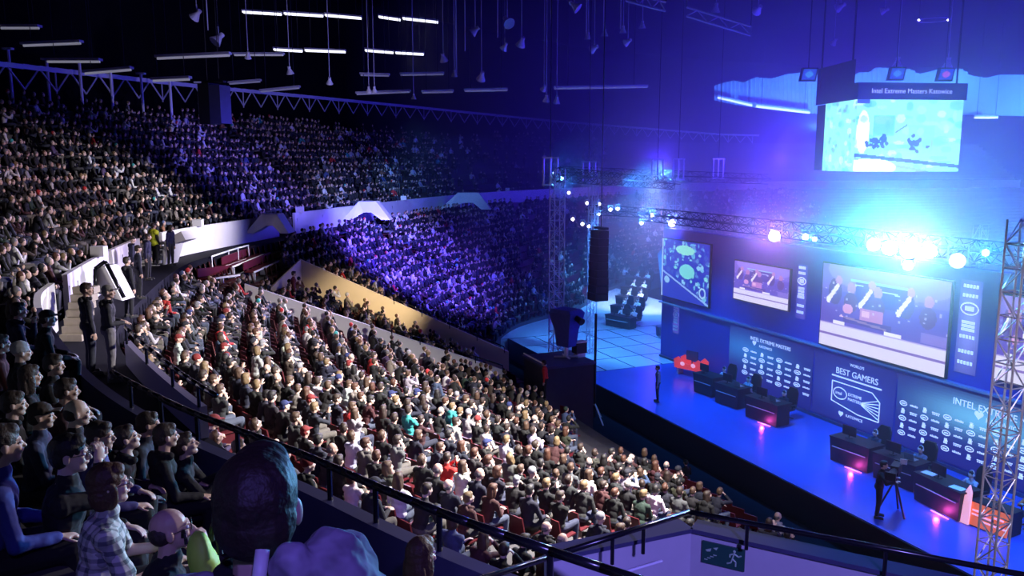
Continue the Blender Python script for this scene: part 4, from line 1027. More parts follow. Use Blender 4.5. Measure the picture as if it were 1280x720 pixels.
# ------------------------------------------------------------------ people
def ik(s, h, l1, l2, pole):
    s, h = Vector(s), Vector(h); d = h - s; L = min(d.length, (l1 + l2) * .995); dn = d.normalized(); h = s + dn * L
    a = (l1 * l1 - l2 * l2 + L * L) / (2 * L); r = math.sqrt(max(l1 * l1 - a * a, 1e-6)); p = Vector(pole); p = (p - dn * p.dot(dn)).normalized()
    return s + dn * a + p * r, h


def hand(mb, wr, d, n, side, curl, fr=.0085):
    d = Vector(d).normalized(); n = Vector(n); n = (n - d * n.dot(d)).normalized(); s = d.cross(n) * side
    R = Matrix((s, d, n)).transposed()
    mb.ell(wr + d * .045, (.040, .056, .017), R, 10, 8)
    for i, (off, ln) in enumerate(((-.030, .070), (-.010, .080), (.010, .076), (.029, .060))):
        p = wr + d * .085 + s * off; dd = d.copy()
        for seg in range(3):
            dd = (dd * math.cos(curl) + n * math.sin(curl)).normalized(); q = p + dd * ln * (.42, .33, .25)[seg]; mb.cap(p, q, fr * (1 - .08 * seg), fr * (.92 - .08 * seg), 6); p = q; nn_ = (n * math.cos(curl) - d * math.sin(curl)); 
            d2 = dd; n = (nn_ - d2 * nn_.dot(d2)).normalized() if seg < 2 else n
        n = R @ Vector((0, 0, 1))
    p = wr + d * .02 - s * .032; q = p + (d * .55 - s * .7 + n * .3 * curl).normalized() * .04; mb.cap(p, q, fr * 1.25, fr * 1.1, 6); mb.cap(q, q + (d * .85 - s * .15 + n * .5 * curl).normalized() * .034, fr * 1.1, fr * .9, 6)


def head(mb, c, R, q=12):
    E = lambda p, r: mb.ell(c + R @ Vector(p), r, R, q, q - 2)
    E((0, -.012, .028), (.076, .095, .088)); E((0, .020, -.028), (.062, .072, .085)); E((0, .052, -.088), (.034, .034, .026)); E((0, .03, -.07), (.052, .05, .035))
    mb.cap(c + R @ Vector((0, .086, .012)), c + R @ Vector((0, .108, -.026)), .008, .014, 6)
    E((0, .078, .024), (.046, .016, .010)); E((0, .089, -.052), (.024, .012, .009))
    for s in (-1, 1): E((s * .078, -.006, -.01), (.011, .020, .032)); E((s * .035, .070, -.03), (.025, .018, .022))


def hair_mb(style, c, R):
    mb = MB(); E = lambda p, r, q=14: mb.ell(c + R @ Vector(p), r, R, q, q - 2)
    if style == 'bald': E((0, -.045, .0), (.081, .072, .07)); return mb
    if style == 'cap':
        E((0, -.012, .055), (.084, .104, .075)); mb.box(c + R @ Vector((0, .11, .045)), (.13, .11, .012), R=R); E((0, -.05, -.01), (.078, .066, .07)); return mb
    if style == 'beanie': E((0, -.018, .052), (.087, .106, .088)); E((0, -.012, .02), (.088, .104, .03)); return mb
    E((0, -.020, .042), (.085, .103, .090)); E((0, -.050, .0), (.083, .072, .085)); E((0, .040, .082), (.058, .050, .040))
    if style == 'bob': E((0, -.045, -.05), (.092, .075, .10)); E((-.07, -.005, -.04), (.022, .05, .085)); E((.07, -.005, -.04), (.022, .05, .085))
    if style == 'long': E((0, -.065, -.10), (.095, .06, .17)); E((-.068, -.01, -.07), (.026, .05, .12)); E((.068, -.01, -.07), (.026, .05, .12))
    if style == 'tail': E((0, -.125, .02), (.03, .035, .04)); mb.cap(c + R @ Vector((0, -.14, .01)), c + R @ Vector((0, -.15, -.16)), .03, .015, 8)
    return mb


def joints(p):
    sit = p.get('sit', True); hz_ = .50 if sit else .92; L = p.get('lean', .1); tw = p.get('side', 0.)
    sp = Vector((math.sin(tw), math.sin(L) * math.cos(tw), math.cos(L) * math.cos(tw))); bk = Vector((0, -math.cos(L), math.sin(L)))
    H = Vector((0, 0, hz_)); J = dict(H=H, sp=sp, bk=bk, waist=H + sp * .18, chest=H + sp * .34, neck=H + sp * .50)
    J['R'] = (Matrix.Rotation(tw, 3, 'Y') @ Matrix.Rotation(-L, 3, 'X'))
    for s, k in ((-1, 'L'), (1, 'R')):
        sh = H + sp * .43 + Vector((s * .175, 0, 0)); J['s' + k] = sh
        e, h = ik(sh, p.get('h' + k, (s * .16, .36, .60) if sit else (s * .24, .06, .80)), .29, .25, p.get('pole' + k, (s * .6, -.6, -.6)))
        J['e' + k], J['w' + k] = e, h
        hp_ = H + Vector((s * .095, 0.02, -.01)); J['hip' + k] = hp_
        if sit: kn, an = p.get('k' + k, Vector((s * .15, .43, .50))), Vector((s * .15, .40, .09))
        else: kn, an = H + Vector((s * .11, .03, -.42)), Vector((s * .13, p.get('st', 0) * s, .09))
        J['k' + k], J['a' + k] = Vector(kn), Vector(an)
    yaw, pit = p.get('hy', 0), p.get('hp', 0)
    J['hR'] = Matrix.Rotation(yaw, 3, 'Z') @ Matrix.Rotation(-pit, 3, 'X')
    J['head'] = J['neck'] + sp * .05 + J['hR'] @ Vector((0, .025, .125))
    return J


def trunk(mb, J, g, legs=True):
    R = J['R']; H = J['H']
    mb.ell(H + J['sp'] * .02, (.165 + g, .115 + g, .11 + g), R); mb.ell(J['waist'], (.145 + g, .105 + g, .16 + g), R); mb.ell(J['chest'], (.168 + g, .112 + g, .17 + g), R)
    mb.cap(J['sL'] + J['sp'] * -.01, J['sR'] + J['sp'] * -.01, .058 + g, .058 + g); mb.cap(J['neck'] - J['sp'] * .08 + J['bk'] * .02, J['neck'] + J['sp'] * .0, .08 + g, .058)


def arms(mb, J, g, end=1., ks='LR'):
    for k in ks:
        mb.cap(J['s' + k], J['e' + k], .049 + g, .038 + g); w_ = J['e' + k].lerp(J['w' + k], end); mb.cap(J['e' + k], w_, .037 + g, .029 + g * .8)


def remesh(mb, vox, name, m, dec=None, smooth=2, disp=0.):
    me = mb.mesh(name + '_src'); o = bpy.data.objects.new('tmp', me); C.objects.link(o)
    r = o.modifiers.new('r', 'REMESH'); r.mode = 'VOXEL'; r.voxel_size = vox; r.use_smooth_shade = True
    if smooth: sm = o.modifiers.new('s', 'SMOOTH'); sm.iterations = smooth; sm.factor = .5
    if disp:
        tx = bpy.data.textures.new('t', 'CLOUDS'); tx.noise_scale = .035 if disp < .012 else .09; dm = o.modifiers.new('d', 'DISPLACE'); dm.texture = tx; dm.strength = disp; dm.mid_level = .5
    if dec: dc = o.modifiers.new('c', 'DECIMATE'); dc.ratio = dec
    bpy.context.view_layer.update(); dg = bpy.context.evaluated_depsgraph_get(); out = bpy.data.meshes.new_from_object(o.evaluated_get(dg)); out.name = name
    bpy.data.objects.remove(o); bpy.data.meshes.remove(me)
    out.materials.clear(); out.materials.append(m); return out


def person_meshes(p, vox=.012, dec=.5, hairs=('short',)):
    J = joints(p); sit = p.get('sit', True); vb = vox
    b = MB(); trunk(b, J, -.01); arms(b, J, 0); head(b, J['head'], J['hR']); b.cap(J['neck'] - J['sp'] * .06, J['head'] + J['hR'] @ Vector((0, -.02, -.06)), .056, .052)
    for s, k in ((-1, 'L'), (1, 'R')):
        d = p.get('d' + k) or (J['w' + k] - J['e' + k]); n = p.get('n' + k, (-s * .3, .1, -1)); hand(b, J['w' + k], d, n, s, p.get('c' + k, .35), .0085 if vox < .009 else .0105)
        b.cap(J['hip' + k], J['k' + k], .085, .055); b.cap(J['k' + k], J['a' + k], .055, .036); b.cap(J['a' + k] + Vector((0, -.02, -.045)), J['a' + k] + Vector((0, .14, -.06)), .036, .028)
    out = {'body': remesh(b, vb, 'body', M['skin'], dec)}
    t = MB(); trunk(t, J, .012); 
    slv = p.get('sleeve', 1.)
    if slv >= 1: arms(t, J, .012, .93)
    else:
        for k in 'LR': t.cap(J['s' + k], J['s' + k].lerp(J['e' + k], slv * .95), .062, .056)
    if p.get('hood'): 
        for a_ in range(9): an = PI * (a_ / 8) + PI; t.ell(J['neck'] + J['R'] @ Vector((.085 * math.cos(an), .05 + .10 * math.sin(an), .015)), (.04, .04, .035))
        t.ell(J['neck'] + J['R'] @ Vector((0, -.09, -.05)), (.10, .055, .09))
    else: t.cap(J['neck'] + J['sp'] * -.02, J['neck'] + J['sp'] * .025, .073, .064)
    out['jacket'] = remesh(t, vox * .9, 'jacket', M['cloth'], dec, 2, p.get('wr', .018))
    g = MB()
    for k in 'LR':
        g.cap(J['hip' + k], J['k' + k], .10, .072); g.cap(J['k' + k], J['a' + k] + Vector((0, 0, .03)), .07, .055)
    g.ell(J['H'], (.178, .13, .115), J['R'])
    out['trousers'] = remesh(g, vox * 1.1, 'trousers', M['cloth'], dec, 2, .012)
    f = MB()
    for k in 'LR': f.cap(J['a' + k] + Vector((0, -.03, -.045)), J['a' + k] + Vector((0, .15, -.055)), .046, .036); f.box(J['a' + k] + Vector((0, .06, -.082)), (.085, .26, .02))
    out['shoes'] = remesh(f, vox, 'shoes', M['cloth'], dec)
    for h in hairs: out['hair_' + h] = remesh(hair_mb(h, J['head'], J['hR']), vox * .8, 'hair', M['hair'] if h not in ('cap', 'beanie') else M['cloth'], dec, 1, .008 if vox > .008 else .016)
    out['J'] = J
    return out


SKIN = [(.62, .42, .33), (.58, .38, .30), (.66, .47, .38), (.52, .34, .26), (.60, .43, .36)]
HAIRC = {'black': (.012, .010, .010), 'dark brown': (.035, .02, .014), 'brown': (.075, .04, .022), 'blond': (.18, .12, .055), 'auburn': (.08, .03, .015), 'grey': (.14, .13, .13)}


def assemble(pm, loc, yaw, style, skin, hairc, top, legs, name='spectator', shoes=(.03, .03, .035), extra=True):
    root = empty(name, loc, yaw)
    for key, nm, col in (('body', 'body', skin), ('jacket', 'jacket', top), ('trousers', 'trousers', legs), ('shoes', 'shoes', shoes), ('hair_' + style, 'cap' if style == 'cap' else 'beanie' if style == 'beanie' else 'hair', hairc)):
        if key not in pm: continue
        o = bpy.data.objects.new(nm, pm[key]); C.objects.link(o); o.parent = root; o.color = (*col, 1)
    return root


V = Vector
POSES = [dict(lean=.12, hy=.15), dict(lean=.30, hL=(-.06, .42, .66), hR=(.06, .42, .66), hp=.1, hy=-.2), dict(lean=.05, hL=(-.04, .36, .98), hR=(.04, .36, .98), dL=(.2, .4, .9), dR=(-.2, .4, .9), hy=.1),
         dict(lean=.42, hL=(-.10, .45, .64), hR=(.05, .40, 1.02), dR=(-.1, -.5, .7), hp=.05, hy=.3), dict(lean=.02, hL=(.10, .20, .78), hR=(-.10, .24, .74), hy=-.35), dict(lean=.22, hL=(-.03, .40, .72), hR=(.06, .40, .74), hp=-.55, cL=.5, cR=.5, hy=0),
         dict(lean=.08, hy=.5, side=.08, hood=True), dict(lean=.18, hy=-.1, side=-.08, hood=True, hL=(-.2, .38, .60), hR=(.03, .18, .95), hp=-.1), dict(lean=-.04, hy=.2, hL=(-.19, .3, .62), hR=(.12, .40, .62)), dict(lean=.34, hy=-.3, hp=-.15, hood=True)]
CH = ('short', 'long', 'bald', 'cap', 'bob', 'beanie')
PM = [person_meshes(p, .0135, .45, CH) for p in POSES]

TOPC = [('black', (.010, .010, .012), 20), ('charcoal', (.035, .035, .04), 13), ('navy', (.012, .016, .06), 9), ('grey', (.17, .17, .18), 8), ('light grey', (.42, .42, .44), 6), ('white', (.78, .76, .76), 14), ('maroon', (.13, .012, .02), 6), ('red', (.55, .03, .03), 4),
        ('brown', (.11, .06, .035), 5), ('olive', (.07, .075, .03), 4), ('purple', (.12, .04, .22), 4), ('blue', (.04, .12, .42), 4), ('teal', (.05, .40, .38), 2), ('beige', (.42, .33, .24), 4), ('dark green', (.02, .08, .04), 3), ('orange', (.65, .20, .04), 1)]
TOPC = [(n, tuple((.9 if 'light' in n else .5) * (v * .62 + .38 * sum(c) / 3) for v in c) if n not in ('red', 'teal', 'white') else tuple(.85 * v for v in c), w_) for n, c, w_ in TOPC]
TW = [c[2] * (3.2 if c[0] in ('black', 'charcoal', 'navy') else .5 if c[0] in ('red', 'orange', 'teal', 'purple', 'blue') else 1) for c in TOPC]
LEGC = [(.015, .018, .035), (.03, .035, .07), (.02, .02, .022), (.10, .09, .08), (.06, .075, .12)]
STYW = {'short': 46, 'long': 14, 'bald': 12, 'cap': 12, 'bob': 8, 'beanie': 8}
AIS = [86, 106, 128, 154, 186, 220, 260, 300]   # stair aisles (index along the stand)


def facing(i):
    v = Fc[i] - Rc[i]; return v / np.linalg.norm(v)


def row_seats(line_a, line_b, z, sp, i0, i1, frac):
    P = line_a * (1 - frac) + line_b * frac; P = P[i0:i1]; zz = np.broadcast_to(z, (len(Rc),))[i0:i1]
    seg = np.linalg.norm(np.diff(P, axis=0), axis=1); s = np.concatenate([[0], np.cumsum(seg)]); n = int(s[-1] / sp); q = np.linspace(0, s[-1], n)
    return [(np.interp(a, s, P[:, 0]), np.interp(a, s, P[:, 1]), np.interp(a, s, zz), i0 + np.interp(a, s, np.arange(len(P)))) for a in q]


def seg_dist(p, a, b):
    a, b = V((a.x, a.y)), V((b.x, b.y)); p = V((p[0], p[1])); d = b - a; t = max(0, min(1, (p - a).dot(d) / d.length_squared)); return (p - a - d * t).length, t


def par_line(x): return np.interp(x, (215, 385, 520, 640, 700, 760, 864, 1000), (570, 597, 655, 712, 704, 688, 661, 690))


LOW, SEATS = [], []
ARC = np.linalg.norm(np.gradient((Rc + Fc) / 2, axis=0), axis=1)
for k in range(NR):
    for (x, y, z, i) in row_seats(low_line(k), low_line(k + 1), low_z(k), .54, 46, 318, .42):
        q = proj((x, y, z + 1.1))
        if q is None or not (-30 < q[0] < 1310 and 0 < q[1] < 760): continue
        if any(abs(i - a) * ARC[int(i)] < .42 for a in AIS): continue
        if abs(x - PL.x) < 2.3 and abs(y - PL.y) < 2.3: continue
        if 235 < q[0] < 350 and 292 < q[1] < 348: SEATS.append((x, y, z, i, q, k)); continue
        dd = [seg_dist((x, y), *W_) for W_ in (W1, W2)]
        if min(d[0] for d in dd if True) < .45 and q[2] > 25: continue
        if any(seg_dist((x, y), c0, c1)[0] < .5 for _ in (0,)): continue
        if q[0] > 715 and q[2] < 60 and q[1] < 560: continue
        SEATS.append((x, y, z, i, q, k))
        occ = .93
        if q[0] > 880: occ = .10
        if k >= NR - 3 and q[2] < 48: occ = (.6, .12, .0)[k - NR + 3]
        if q[0] > 640 and q[2] > 55: occ = .35
        if i < 58: occ = .3
        if random.random() < occ: LOW.append((x + random.uniform(-.05, .05), y + random.uniform(-.05, .05), z, i, q, k))
vis = [c for c in LOW if c[4][1] - 2 < par_line(c[4][0]) and -4 < c[4][0] < 1284 and not (c[4][0] < 250 and c[4][1] > 440 + (c[4][0] - 150) * 1.1)]
vis.sort(key=lambda c: c[4][2]); near300 = vis[:300]; nset = set(id(c) for c in near300)
print('low', len(LOW), 'vis', len(vis), 'depth', near300[-1][4][2])
ORD = ['front row', 'second row', 'third row', 'fourth row', 'fifth row', 'sixth row', 'seventh row', 'eighth row', 'ninth row', 'tenth row', 'eleventh row', 'twelfth row', 'thirteenth row', 'fourteenth row', 'fifteenth row', 'sixteenth row', 'top row']
recs = []; used_s = set(); SPECIAL = [(283, 545, 'teal'), (238, 505, 'red'), (243, 412, 'red'), (224, 432, 'white'), (258, 545, 'purple'), (262, 450, 'red'), (350, 540, 'grey'), (560, 505, 'teal'), (620, 650, 'teal'), (680, 645, 'dark green'), (885, 655, 'white'), (820, 625, 'white'), (728, 590, 'white'), (722, 645, 'red'), (320, 545, 'charcoal'), (460, 560, 'grey')]
for c in near300:
    x, y, z, i, q, k = c; f = facing(int(i)); j = random.randrange(len(PM)); st = random.choices(list(STYW), STYW.values())[0]
    tn, tc_, _ = random.choices(TOPC, TW)[0]; hn = random.choice(['black', 'dark brown', 'dark brown', 'brown', 'brown', 'blond', 'auburn']) if st != 'bald' else 'grey'
    yaw = math.atan2(f[1], f[0]) - PI / 2 + random.uniform(-.15, .25)
    hc = HAIRC[hn] if st not in ('cap', 'beanie') else random.choice([(.02, .02, .03), (.25, .25, .27), (.2, .02, .02), (.02, .03, .12)])
    for sx, sy, cn in SPECIAL:
        if abs(q[0] - sx) < 9 and abs(q[1] - sy) < 9 and (sx, sy) not in used_s: used_s.add((sx, sy)); tn = cn; tc_ = dict((c_[0], c_[1]) for c_ in TOPC)[cn]
    r = assemble(PM[j], (x, y, z), yaw, st, random.choice(SKIN), hc, tuple(v * random.uniform(.85, 1.15) for v in tc_), random.choice(LEGC))
    s_ = random.uniform(.94, 1.05); r.scale = (s_, s_, s_)
    recs.append((r, q, NR - 1 - k, tn, hn, st, j, i))
JW = {0: 'hands on the knees', 1: 'leaning in with hands together', 2: 'clapping with hands raised', 3: 'bent forward with hand at chin', 4: 'with folded arms', 5: 'looking down at the hands', 6: 'in a hood collar looking left', 7: 'with one hand at the chest', 8: 'leaning back', 9: 'bent forward in a hood collar'}
# label each by look plus where it sits along its own row
byrow = {}
for rc in recs: byrow.setdefault(rc[2], []).append(rc)
for rw, L_ in byrow.items():
    L_.sort(key=lambda rc: rc[1][0]); cnt = {}
    for rc in L_:
        hd = {'short': 'short %s hair', 'long': 'long %s hair', 'bald': 'thin %s hair', 'cap': 'a peaked cap', 'bob': 'chin length %s hair', 'beanie': 'a knit beanie'}[rc[5]]
        hd = hd % rc[4] if '%' in hd else hd
        rc[0]['category'] = 'spectator'; rc[0]['group'] = 'seated spectators in the near lower stand'
        base = 'person with %s, %s top, %s' % (hd, rc[3], ORD[rw]); cnt.setdefault(base, []).append(rc)
    for base, l2 in cnt.items():
        for n, rc in enumerate(l2):
            if len(l2) == 1: rc[0]['label'] = base
            else:
                pos = L_.index(rc); nb_ = L_[pos + 1] if pos + 1 < len(L_) else L_[pos - 1]
                rc[0]['label'] = base + ', ' + ('left' if pos + 1 < len(L_) else 'right') + ' of a %s top' % nb_[3]
seen = {}
for rc in recs:
    l = rc[0]['label']
    while l in seen:
        l = rc[0]['label'] + ' ' + {0: 'sitting upright', 1: 'leaning in', 2: 'clapping', 3: 'hand at chin', 4: 'arms folded', 5: 'looking down', 6: 'in a hood', 7: 'hand at chest', 8: 'leaning back', 9: 'bent forward'}[rc[6]]
        if l in seen:
            l = l.replace('person with', 'person at x with' ) if False else l
            xs = ('far left' if rc[1][0] < 350 else 'left middle' if rc[1][0] < 500 else 'middle' if rc[1][0] < 650 else 'right'); l = ' '.join(l.split()[:13] + ['at', xs]); 
            if l in seen: l += ' lower' if rc[1][1] > seen[l] else ' upper'
            break
    l = l if len(l.split()) <= 16 else ' '.join([w_ for w_ in l.split() if w_ not in ('a', 'at', 'the')][:16])
    seen[l] = rc[1][1]; rc[0]['label'] = l

# ---- cheap figures for everybody further away: one crowd object
def lowfig(lod, seed):
    r = random.Random(seed); V_, F_, K_ = [], [], []
    lean = r.choice((.05, .15, .3)); yw = r.uniform(-.5, .5); sp = V((0, math.sin(lean), math.cos(lean))); H = V((0, 0, .48))
    def put(mb, k): o = len(V_); V_.extend(mb.v); F_.extend([tuple(i + o for i in f) for f in mb.f]); K_.extend([k] * len(mb.f))
    hr = Matrix.Rotation(yw, 3, 'Z') @ Matrix.Rotation(-r.choice((0, 0, -.4, .1)), 3, 'X'); hc = H + sp * .66 + V((0, .02, 0)); nu, nv = (8, 6) if lod else (6, 4)
    put(MB().ell(hc, (.07, .088, .115), hr, nu, nv), 0); put(MB().ell(hc + hr @ V((0, -.028, .035)), (.084, .092, .098), hr, nu, nv), 1)
    R = Matrix.Rotation(-lean, 3, 'X'); put(MB().ell(H + sp * .27, (.20, .125, .30), R, nu, nv), 2); put(MB().ell(H + sp * .42, (.225, .10, .09), R, nu, 4), 2)
    arm = r.choice((0, 0, 1, 2))
    for s in (-1, 1):
        sh = H + sp * .42 + V((s * .19, 0, 0)); e, h = ik(sh, {0: (s * .12, .38, .62), 1: (s * .05, .34, .95), 2: (s * .1, .24, .78)}[arm], .29, .25, (s * .6, -.5, -.6))
        m = MB().tube(sh, e, .058, .048, 5).tube(e, h, .048, .036, 5); put(m, 2); put(MB().ell(h + (h - e).normalized() * .05, (.035, .035, .055), None, 5, 4), 0)
        put(MB().tube(H + V((s * .09, 0, 0)), V((s * .14, .43, .50)), .09, .065, 5).tube(V((s * .14, .43, .50)), V((s * .14, .4, .06)), .06, .05, 5), 3)
    # triangulate-free: pad to loops
    return np.array([tuple(v) for v in V_]), F_, np.array(K_)


def crowd_object(name, places, lod, label):
    FG = [lowfig(lod, s) for s in range(14)]; Vs, LI, LS, LC, off, lo = [], [], [], [], 0, 0
    pre = []
    for v, f, k in FG: pre.append((v, np.concatenate([np.array(x) for x in f]), np.array([len(x) for x in f]), k))
    for x, y, z, yaw, sc in places:
        v, li, lt, k = pre[random.randrange(14)]; c, s = math.cos(yaw) * sc, math.sin(yaw) * sc
        w_ = np.empty_like(v); w_[:, 0] = v[:, 0] * c - v[:, 1] * s + x; w_[:, 1] = v[:, 0] * s + v[:, 1] * c + y; w_[:, 2] = v[:, 2] * sc + z
        cols = np.array([random.choice(SKIN), random.choice(list(HAIRC.values())) if random.random() < .8 else random.choice(TOPC)[1], random.choices(TOPC, TW)[0][1], random.choice(LEGC)])
        Vs.append(w_); LI.append(li + off); LS.append(lt); LC.append(np.repeat(cols[k], lt, axis=0)); off += len(v)
    Vs = np.concatenate(Vs); LI = np.concatenate(LI); LS = np.concatenate(LS); LC = np.concatenate(LC)
    me = bpy.data.meshes.new(name); me.vertices.add(len(Vs)); me.vertices.foreach_set('co', Vs.ravel()); me.loops.add(len(LI)); me.loops.foreach_set('vertex_index', LI.astype(np.int32))
    me.polygons.add(len(LS)); me.polygons.foreach_set('loop_start', np.concatenate([[0], np.cumsum(LS)[:-1]]).astype(np.int32)); me.polygons.foreach_set('use_smooth', np.ones(len(LS), bool)); me.update(calc_edges=True)
    a = me.attributes.new('col', 'FLOAT_COLOR', 'CORNER'); c4 = np.ones((len(LI), 4)); c4[:, :3] = LC; a.data.foreach_set('color', c4.ravel()); me.materials.append(M['crowd'])
    o = bpy.data.objects.new(name, me); C.objects.link(o); tag(o, label, 'spectators', kind='stuff'); print(name, len(places), len(LS)); return o


pl = []
for c in LOW:
    if id(c) in nset: continue
    x, y, z, i, q, k = c
    if q[1] - 8 > par_line(q[0]) and q[2] < 22: continue
    f = facing(int(i)); pl.append((x, y, z, math.atan2(f[1], f[0]) - PI / 2 + random.uniform(-.3, .3), random.uniform(.93, 1.07)))
crowd_object('spectators', pl, 1, 'dense seated crowd filling the far and middle rows of the lower stand')
pl = []
for k in range(NU):
    for (x, y, z, i) in row_seats(up_line(.12 + TR * k), up_line(.12 + TR * (k + 1)), up_z(k), .55, 70, 318, .55):
        q = proj((x, y, z + 1.1))
        if q is None or not (-30 < q[0] < 1000) or q[1] < 0 or q[2] < 15: continue
        if any(abs(i - a) * np.linalg.norm(Rc[int(i)] - Rc[int(i) + 1]) < .5 for a in AIS): continue
        occ = .95 if q[0] < 430 else .55 if q[0] < 560 else .25 if q[0] < 760 else .0
        if k == NU - 1: occ *= .7
        if random.random() < occ: f = facing(int(i)); pl.append((x + random.uniform(-.06, .06), y, z, math.atan2(f[1], f[0]) - PI / 2 + random.uniform(-.3, .3), random.uniform(.93, 1.07)))
crowd_object('spectators', pl, 0, 'dense seated crowd filling the upper stand under the roof truss')

# ---- seats
def seat_mesh(mb, o=V((0, 0, 0)), R=Matrix.Identity(3)):
    T = lambda p: o + R @ V(p)
    for P in ([(-.21, -.18, .32), (.21, -.18, .32), (.21, .24, .34), (-.21, .24, .34)], ): mb.prism([T(p) for p in P], (0, 0, .03))
    mb.prism([T(p) for p in ((-.21, -.21, .36), (.21, -.21, .36), (.2, -.29, .78), (-.2, -.29, .78))], R @ V((0, -.03, 0)))
    mb.prism([T(p) for p in ((-.04, -.12, 0), (.04, -.12, 0), (.04, .06, 0), (-.04, .06, 0))], (0, 0, .32)); return mb


sm_ = seat_mesh(MB()).mesh('stadium_seat', M['seat'])
fs_ = set(); SP_ = np.array([(c[0], c[1]) for c in SEATS])
def put_seat(c, lab):
    fs_.add(id(c)); x, y, z, i, q, k = c; f = facing(int(i)); o = bpy.data.objects.new('stadium_seat', sm_); C.objects.link(o); o.location = (x, y, z); o.rotation_euler = (0, 0, math.atan2(f[1], f[0]) - PI / 2)
    lab = lab if len(lab.split()) <= 16 else ' '.join([w_ for w_ in lab.split() if w_ not in ('a', 'at', 'the', 'of')][:16])
    tag(o, lab, 'seat', 'red stadium seats of the near lower stand')
for rc in recs[:235]:
    l = rc[0].location; c = SEATS[int(np.argmin((SP_[:, 0] - l.x) ** 2 + (SP_[:, 1] - l.y) ** 2))]
    if id(c) not in fs_: put_seat(c, 'seat under ' + rc[0]['label'].replace('person with ', ''))
occ_ = set()
for c in LOW: occ_.add(int(np.argmin((SP_[:, 0] - c[0]) ** 2 + (SP_[:, 1] - c[1]) ** 2)))
emp = sorted([c for n_, c in enumerate(SEATS) if n_ not in occ_ and c[4][1] - 2 < par_line(c[4][0]) and 250 < c[4][0] < 1280], key=lambda c: c[4][2])[:65]
used_l = {}
for c in emp:
    rc = min(recs, key=lambda rc: (rc[0].location.x - c[0]) ** 2 + (rc[0].location.y - c[1]) ** 2); b_ = ' '.join(rc[0]['label'].split()[:9])
    sd = 'left' if c[4][0] < rc[1][0] else 'right'; w_ = ORD[NR - 1 - c[5]]; lab = 'empty seat, %s, %s of %s' % (w_, sd, ' '.join(rc[0]['label'].replace('person with ', '').split()[:10]).rstrip(','))
    for wd in ('empty dark seat', 'farther empty seat', 'farthest empty seat', 'one more empty seat'):
        if lab in used_l: lab = wd + lab[lab.index(','):]
    used_l[lab] = 1; put_seat(c, lab)
mb = MB()
for c in SEATS:
    if id(c) in fs_: continue
    x, y, z, i, q, k = c; f = facing(int(i)); seat_mesh(mb, V((x, y, z)), Matrix.Rotation(math.atan2(f[1], f[0]) - PI / 2, 3, 'Z'))
tag(mb.build('stadium_seats', M['seat'], fix=False), 'dark red seats of the remaining rows of the lower stand', 'seats', kind='stuff')
# ------------------------------------------------------------------ people and things picked out one by one
def tier_floor(p):
    d2 = np.hypot(Rc[:, 0] - p[0], Rc[:, 1] - p[1]); i = int(np.argmin(d2)); o_ = (np.array([p[0], p[1]]) - Rc[i]) @ ON[i]
    return o_, ZW + .35 + RISE * max(0, math.floor((o_ - .12) / TR)) if o_ > 0 else ZW


def details(root, J, spec):
    hc, R = J['head'], J['hR']
    for s in (-1, 1):
        e = MB().ell(hc + R @ V((s * .031, .083, .004)), (.013, .008, .009), R, 10, 8).build('eye', M['white'], root); MB().ell(hc + R @ V((s * .031, .0905, .004)), (.005, .003, .005), R, 8, 6).build('pupil', M['black'], e)
    if spec.get('glasses'):
        mb = MB()
        for s in (-1, 1):
            pts = [hc + R @ V((s * .034 + .024 * math.cos(2 * PI * k / 12), .102, .004 + .017 * math.sin(2 * PI * k / 12))) for k in range(13)]; mb.path(pts, .0018, 5); mb.tube(hc + R @ V((s * .058, .101, .008)), hc + R @ V((s * .084, -.005, .006)), .0018, n=5)
        mb.tube(hc + R @ V((-.01, .102, .006)), hc + R @ V((.01, .102, .006)), .0018, n=5); mb.build('glasses', M['black'], root)
    if spec.get('watch'):
        w_, e_ = J['wR'], J['eR']; d = (e_ - w_).normalized(); MB().tube(w_ + d * .035, w_ + d * .062, .034, n=14).build('watch_strap', M['black'], root); MB().ell(w_ + d * .048 + V((0, -.02, .03)), (.018, .018, .012)).build('watch_face', M['whitepaint'], root)


def hero(px, py, t, yaw, p, style, skin, hairc, top, legs, label, name='spectator', vox=.007, dec=.5, cat='spectator', spec={}, z0=None, mats=None, group=None):
    p = dict(p); pm = person_meshes(p, vox, dec, (style,)); J = pm['J']; R = Matrix.Rotation(yaw, 3, 'Z'); hl = R @ J['head']; P = at(px, py, t) - hl
    if z0 is not None: P.z = z0
    r = assemble(pm, P, yaw, style, skin, hairc, top, legs, name); tag(r, label, cat, group)
    if mats:
        for c in r.children:
            if c.name.split('.')[0] in mats: c.data.materials.clear(); c.data.materials.append(mats[c.name.split('.')[0]])
    if vox < .01: details(r, J, spec)
    return r, J, P, R


